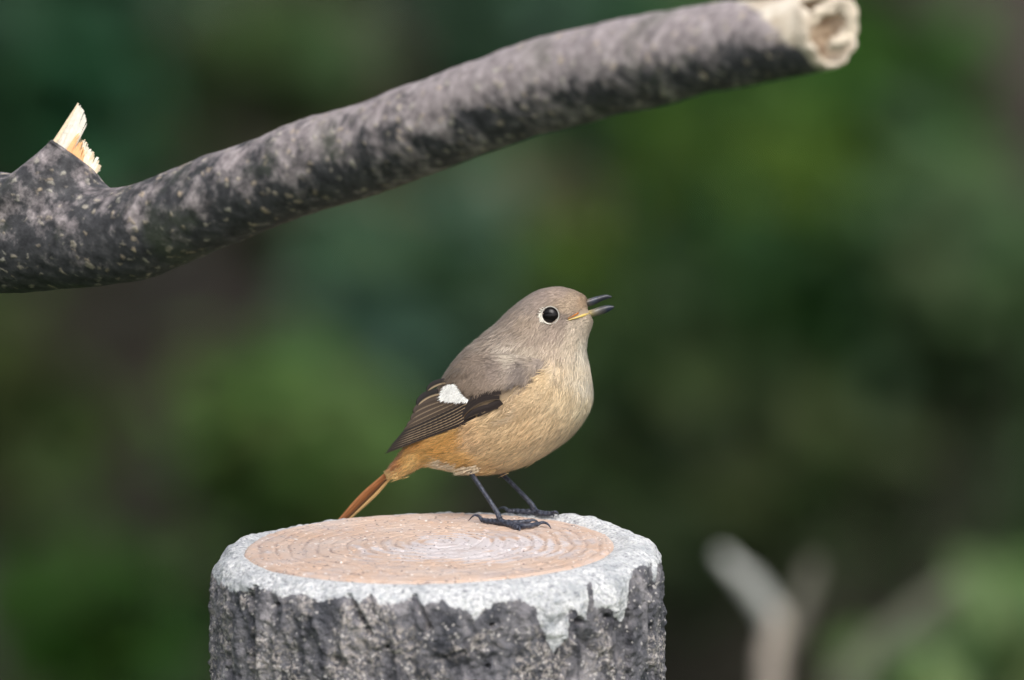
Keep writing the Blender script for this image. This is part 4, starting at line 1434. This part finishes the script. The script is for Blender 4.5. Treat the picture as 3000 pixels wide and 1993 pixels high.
def undergrowth():
    """the rest of the thicket on the bank, one dark mass"""
    r = np.random.default_rng(77)
    n = 15000
    x = r.uniform(-4.5, 4.5, n)
    y = r.uniform(12.5, 21, n)
    tall = 0.35 + 0.6 * (fbm(np.stack([x * 0.8, y * 0.8, x * 0], -1), 2) + 0.5)
    z = terrain(y) + r.random(n) * tall
    gx = fbm(np.stack([x * 1.5, y * 1.0, z * 1.5], -1), 2)
    base = np.where((gx + 0.55 * np.clip(x + 0.02, -0.4, 0.7) > 0)[:, None], lin(54, 77, 46), lin(72, 68, 64))
    V, F, C = leaves(np.stack([x, y, z], -1), 0.24, base, r, 0.6, 0.14)
    o = mesh_np('undergrowth', V, F, M_leaf, None, False, col=C)
    o['kind'] = 'stuff'
    o['label'] = 'dim mass of green and brown undergrowth on the bank'
    o['category'] = 'undergrowth'


undergrowth()


def stem(name, label, parts, cat='sapling'):
    root = empty(name, (0, 0, 0), label, cat)
    for nm, pts, y, r, rgb in parts:
        c = catmull([P(*q, y + (q2 if False else 0)) if len(q) == 2 else P(q[0], q[1], y + q[2]) for q in pts for q2 in (0,)], 50)
        if nm == 'stalk':
            f = c[0].copy()
            g_ = float(terrain(f[1])) - 0.03
            c = np.concatenate([catmull([np.array([f[0] - 0.03, f[1], g_]), np.array([f[0] - 0.012, f[1], (f[2] + g_) / 2]), f], 20)[:-1], c])
        rr = np.interp(np.linspace(0, 1, len(c)), [0, 0.5, 1], r)
        V, F = tube(c, rr, 20)
        V = V + (0.0015 * fbm(V * 60, 3))[:, None]
        n1 = fbm(V * 25, 3)[:, None]
        mesh_np(nm, V, F, M_stem, root, True, col=np.clip(lin(*rgb) * (1 + 0.35 * n1), 0.01, 0.9))
    return root


stem('cut_sapling', 'pale cut sapling forking in two behind the post', [
    ('stalk', [(2258, 1993), (2262, 1900), (2275, 1840), (2268, 1790)], 2.4, (.0070, .0068, .0062), (172, 162, 152)),
    ('fork', [(2272, 1850), (2250, 1780), (2195, 1710), (2145, 1660), (2112, 1618)], 2.4, (.0060, .0062, .0030), (158, 160, 156)),
    ('fork', [(2290, 1900, 0.05), (2330, 1810, 0.18), (2362, 1720, 0.3), (2385, 1650, 0.38)], 2.4, (.0056, .0060, .0040), (88, 86, 74))])
stem('bare_sapling', 'greyish bare sapling leaning to the right beside the light green sprig', [
    ('stalk', [(2480, 1993), (2560, 1910), (2640, 1840), (2740, 1760), (2800, 1715)], 3.6, (.0095, .0095, .006), (94, 96, 82))])


def log_trunk():
    root = empty('leaning_tree', (0, 0, 0), 'dark brown leaning tree behind the broken branch end', 'tree')
    a_, b_ = P(3150, 470, 12.6), P(2700, -140, 12.9)
    d = (b_ - a_)
    foot = a_ - d * ((a_[2] - float(terrain(a_[1]))) / d[2]) * 1.03
    c = catmull([foot, a_, (a_ + b_) / 2 + np.array([0.01, 0, 0.01]), b_, b_ + d * 0.8, b_ + d * 1.6 + np.array([0.05, 0, .25])], 80)
    V, F = tube(c, np.linspace(0.15, 0.12, 80), 40)
    V = V + (0.006 * fbm(V * 14, 3))[:, None] * np.array([1, 1, 0.2])
    mesh_np('trunk', V, F, M_twig, root, True, col=np.clip(lin(54, 48, 45) * (1 + 0.5 * fbm(V * 18, 3))[:, None], 0.01, 1))


log_trunk()
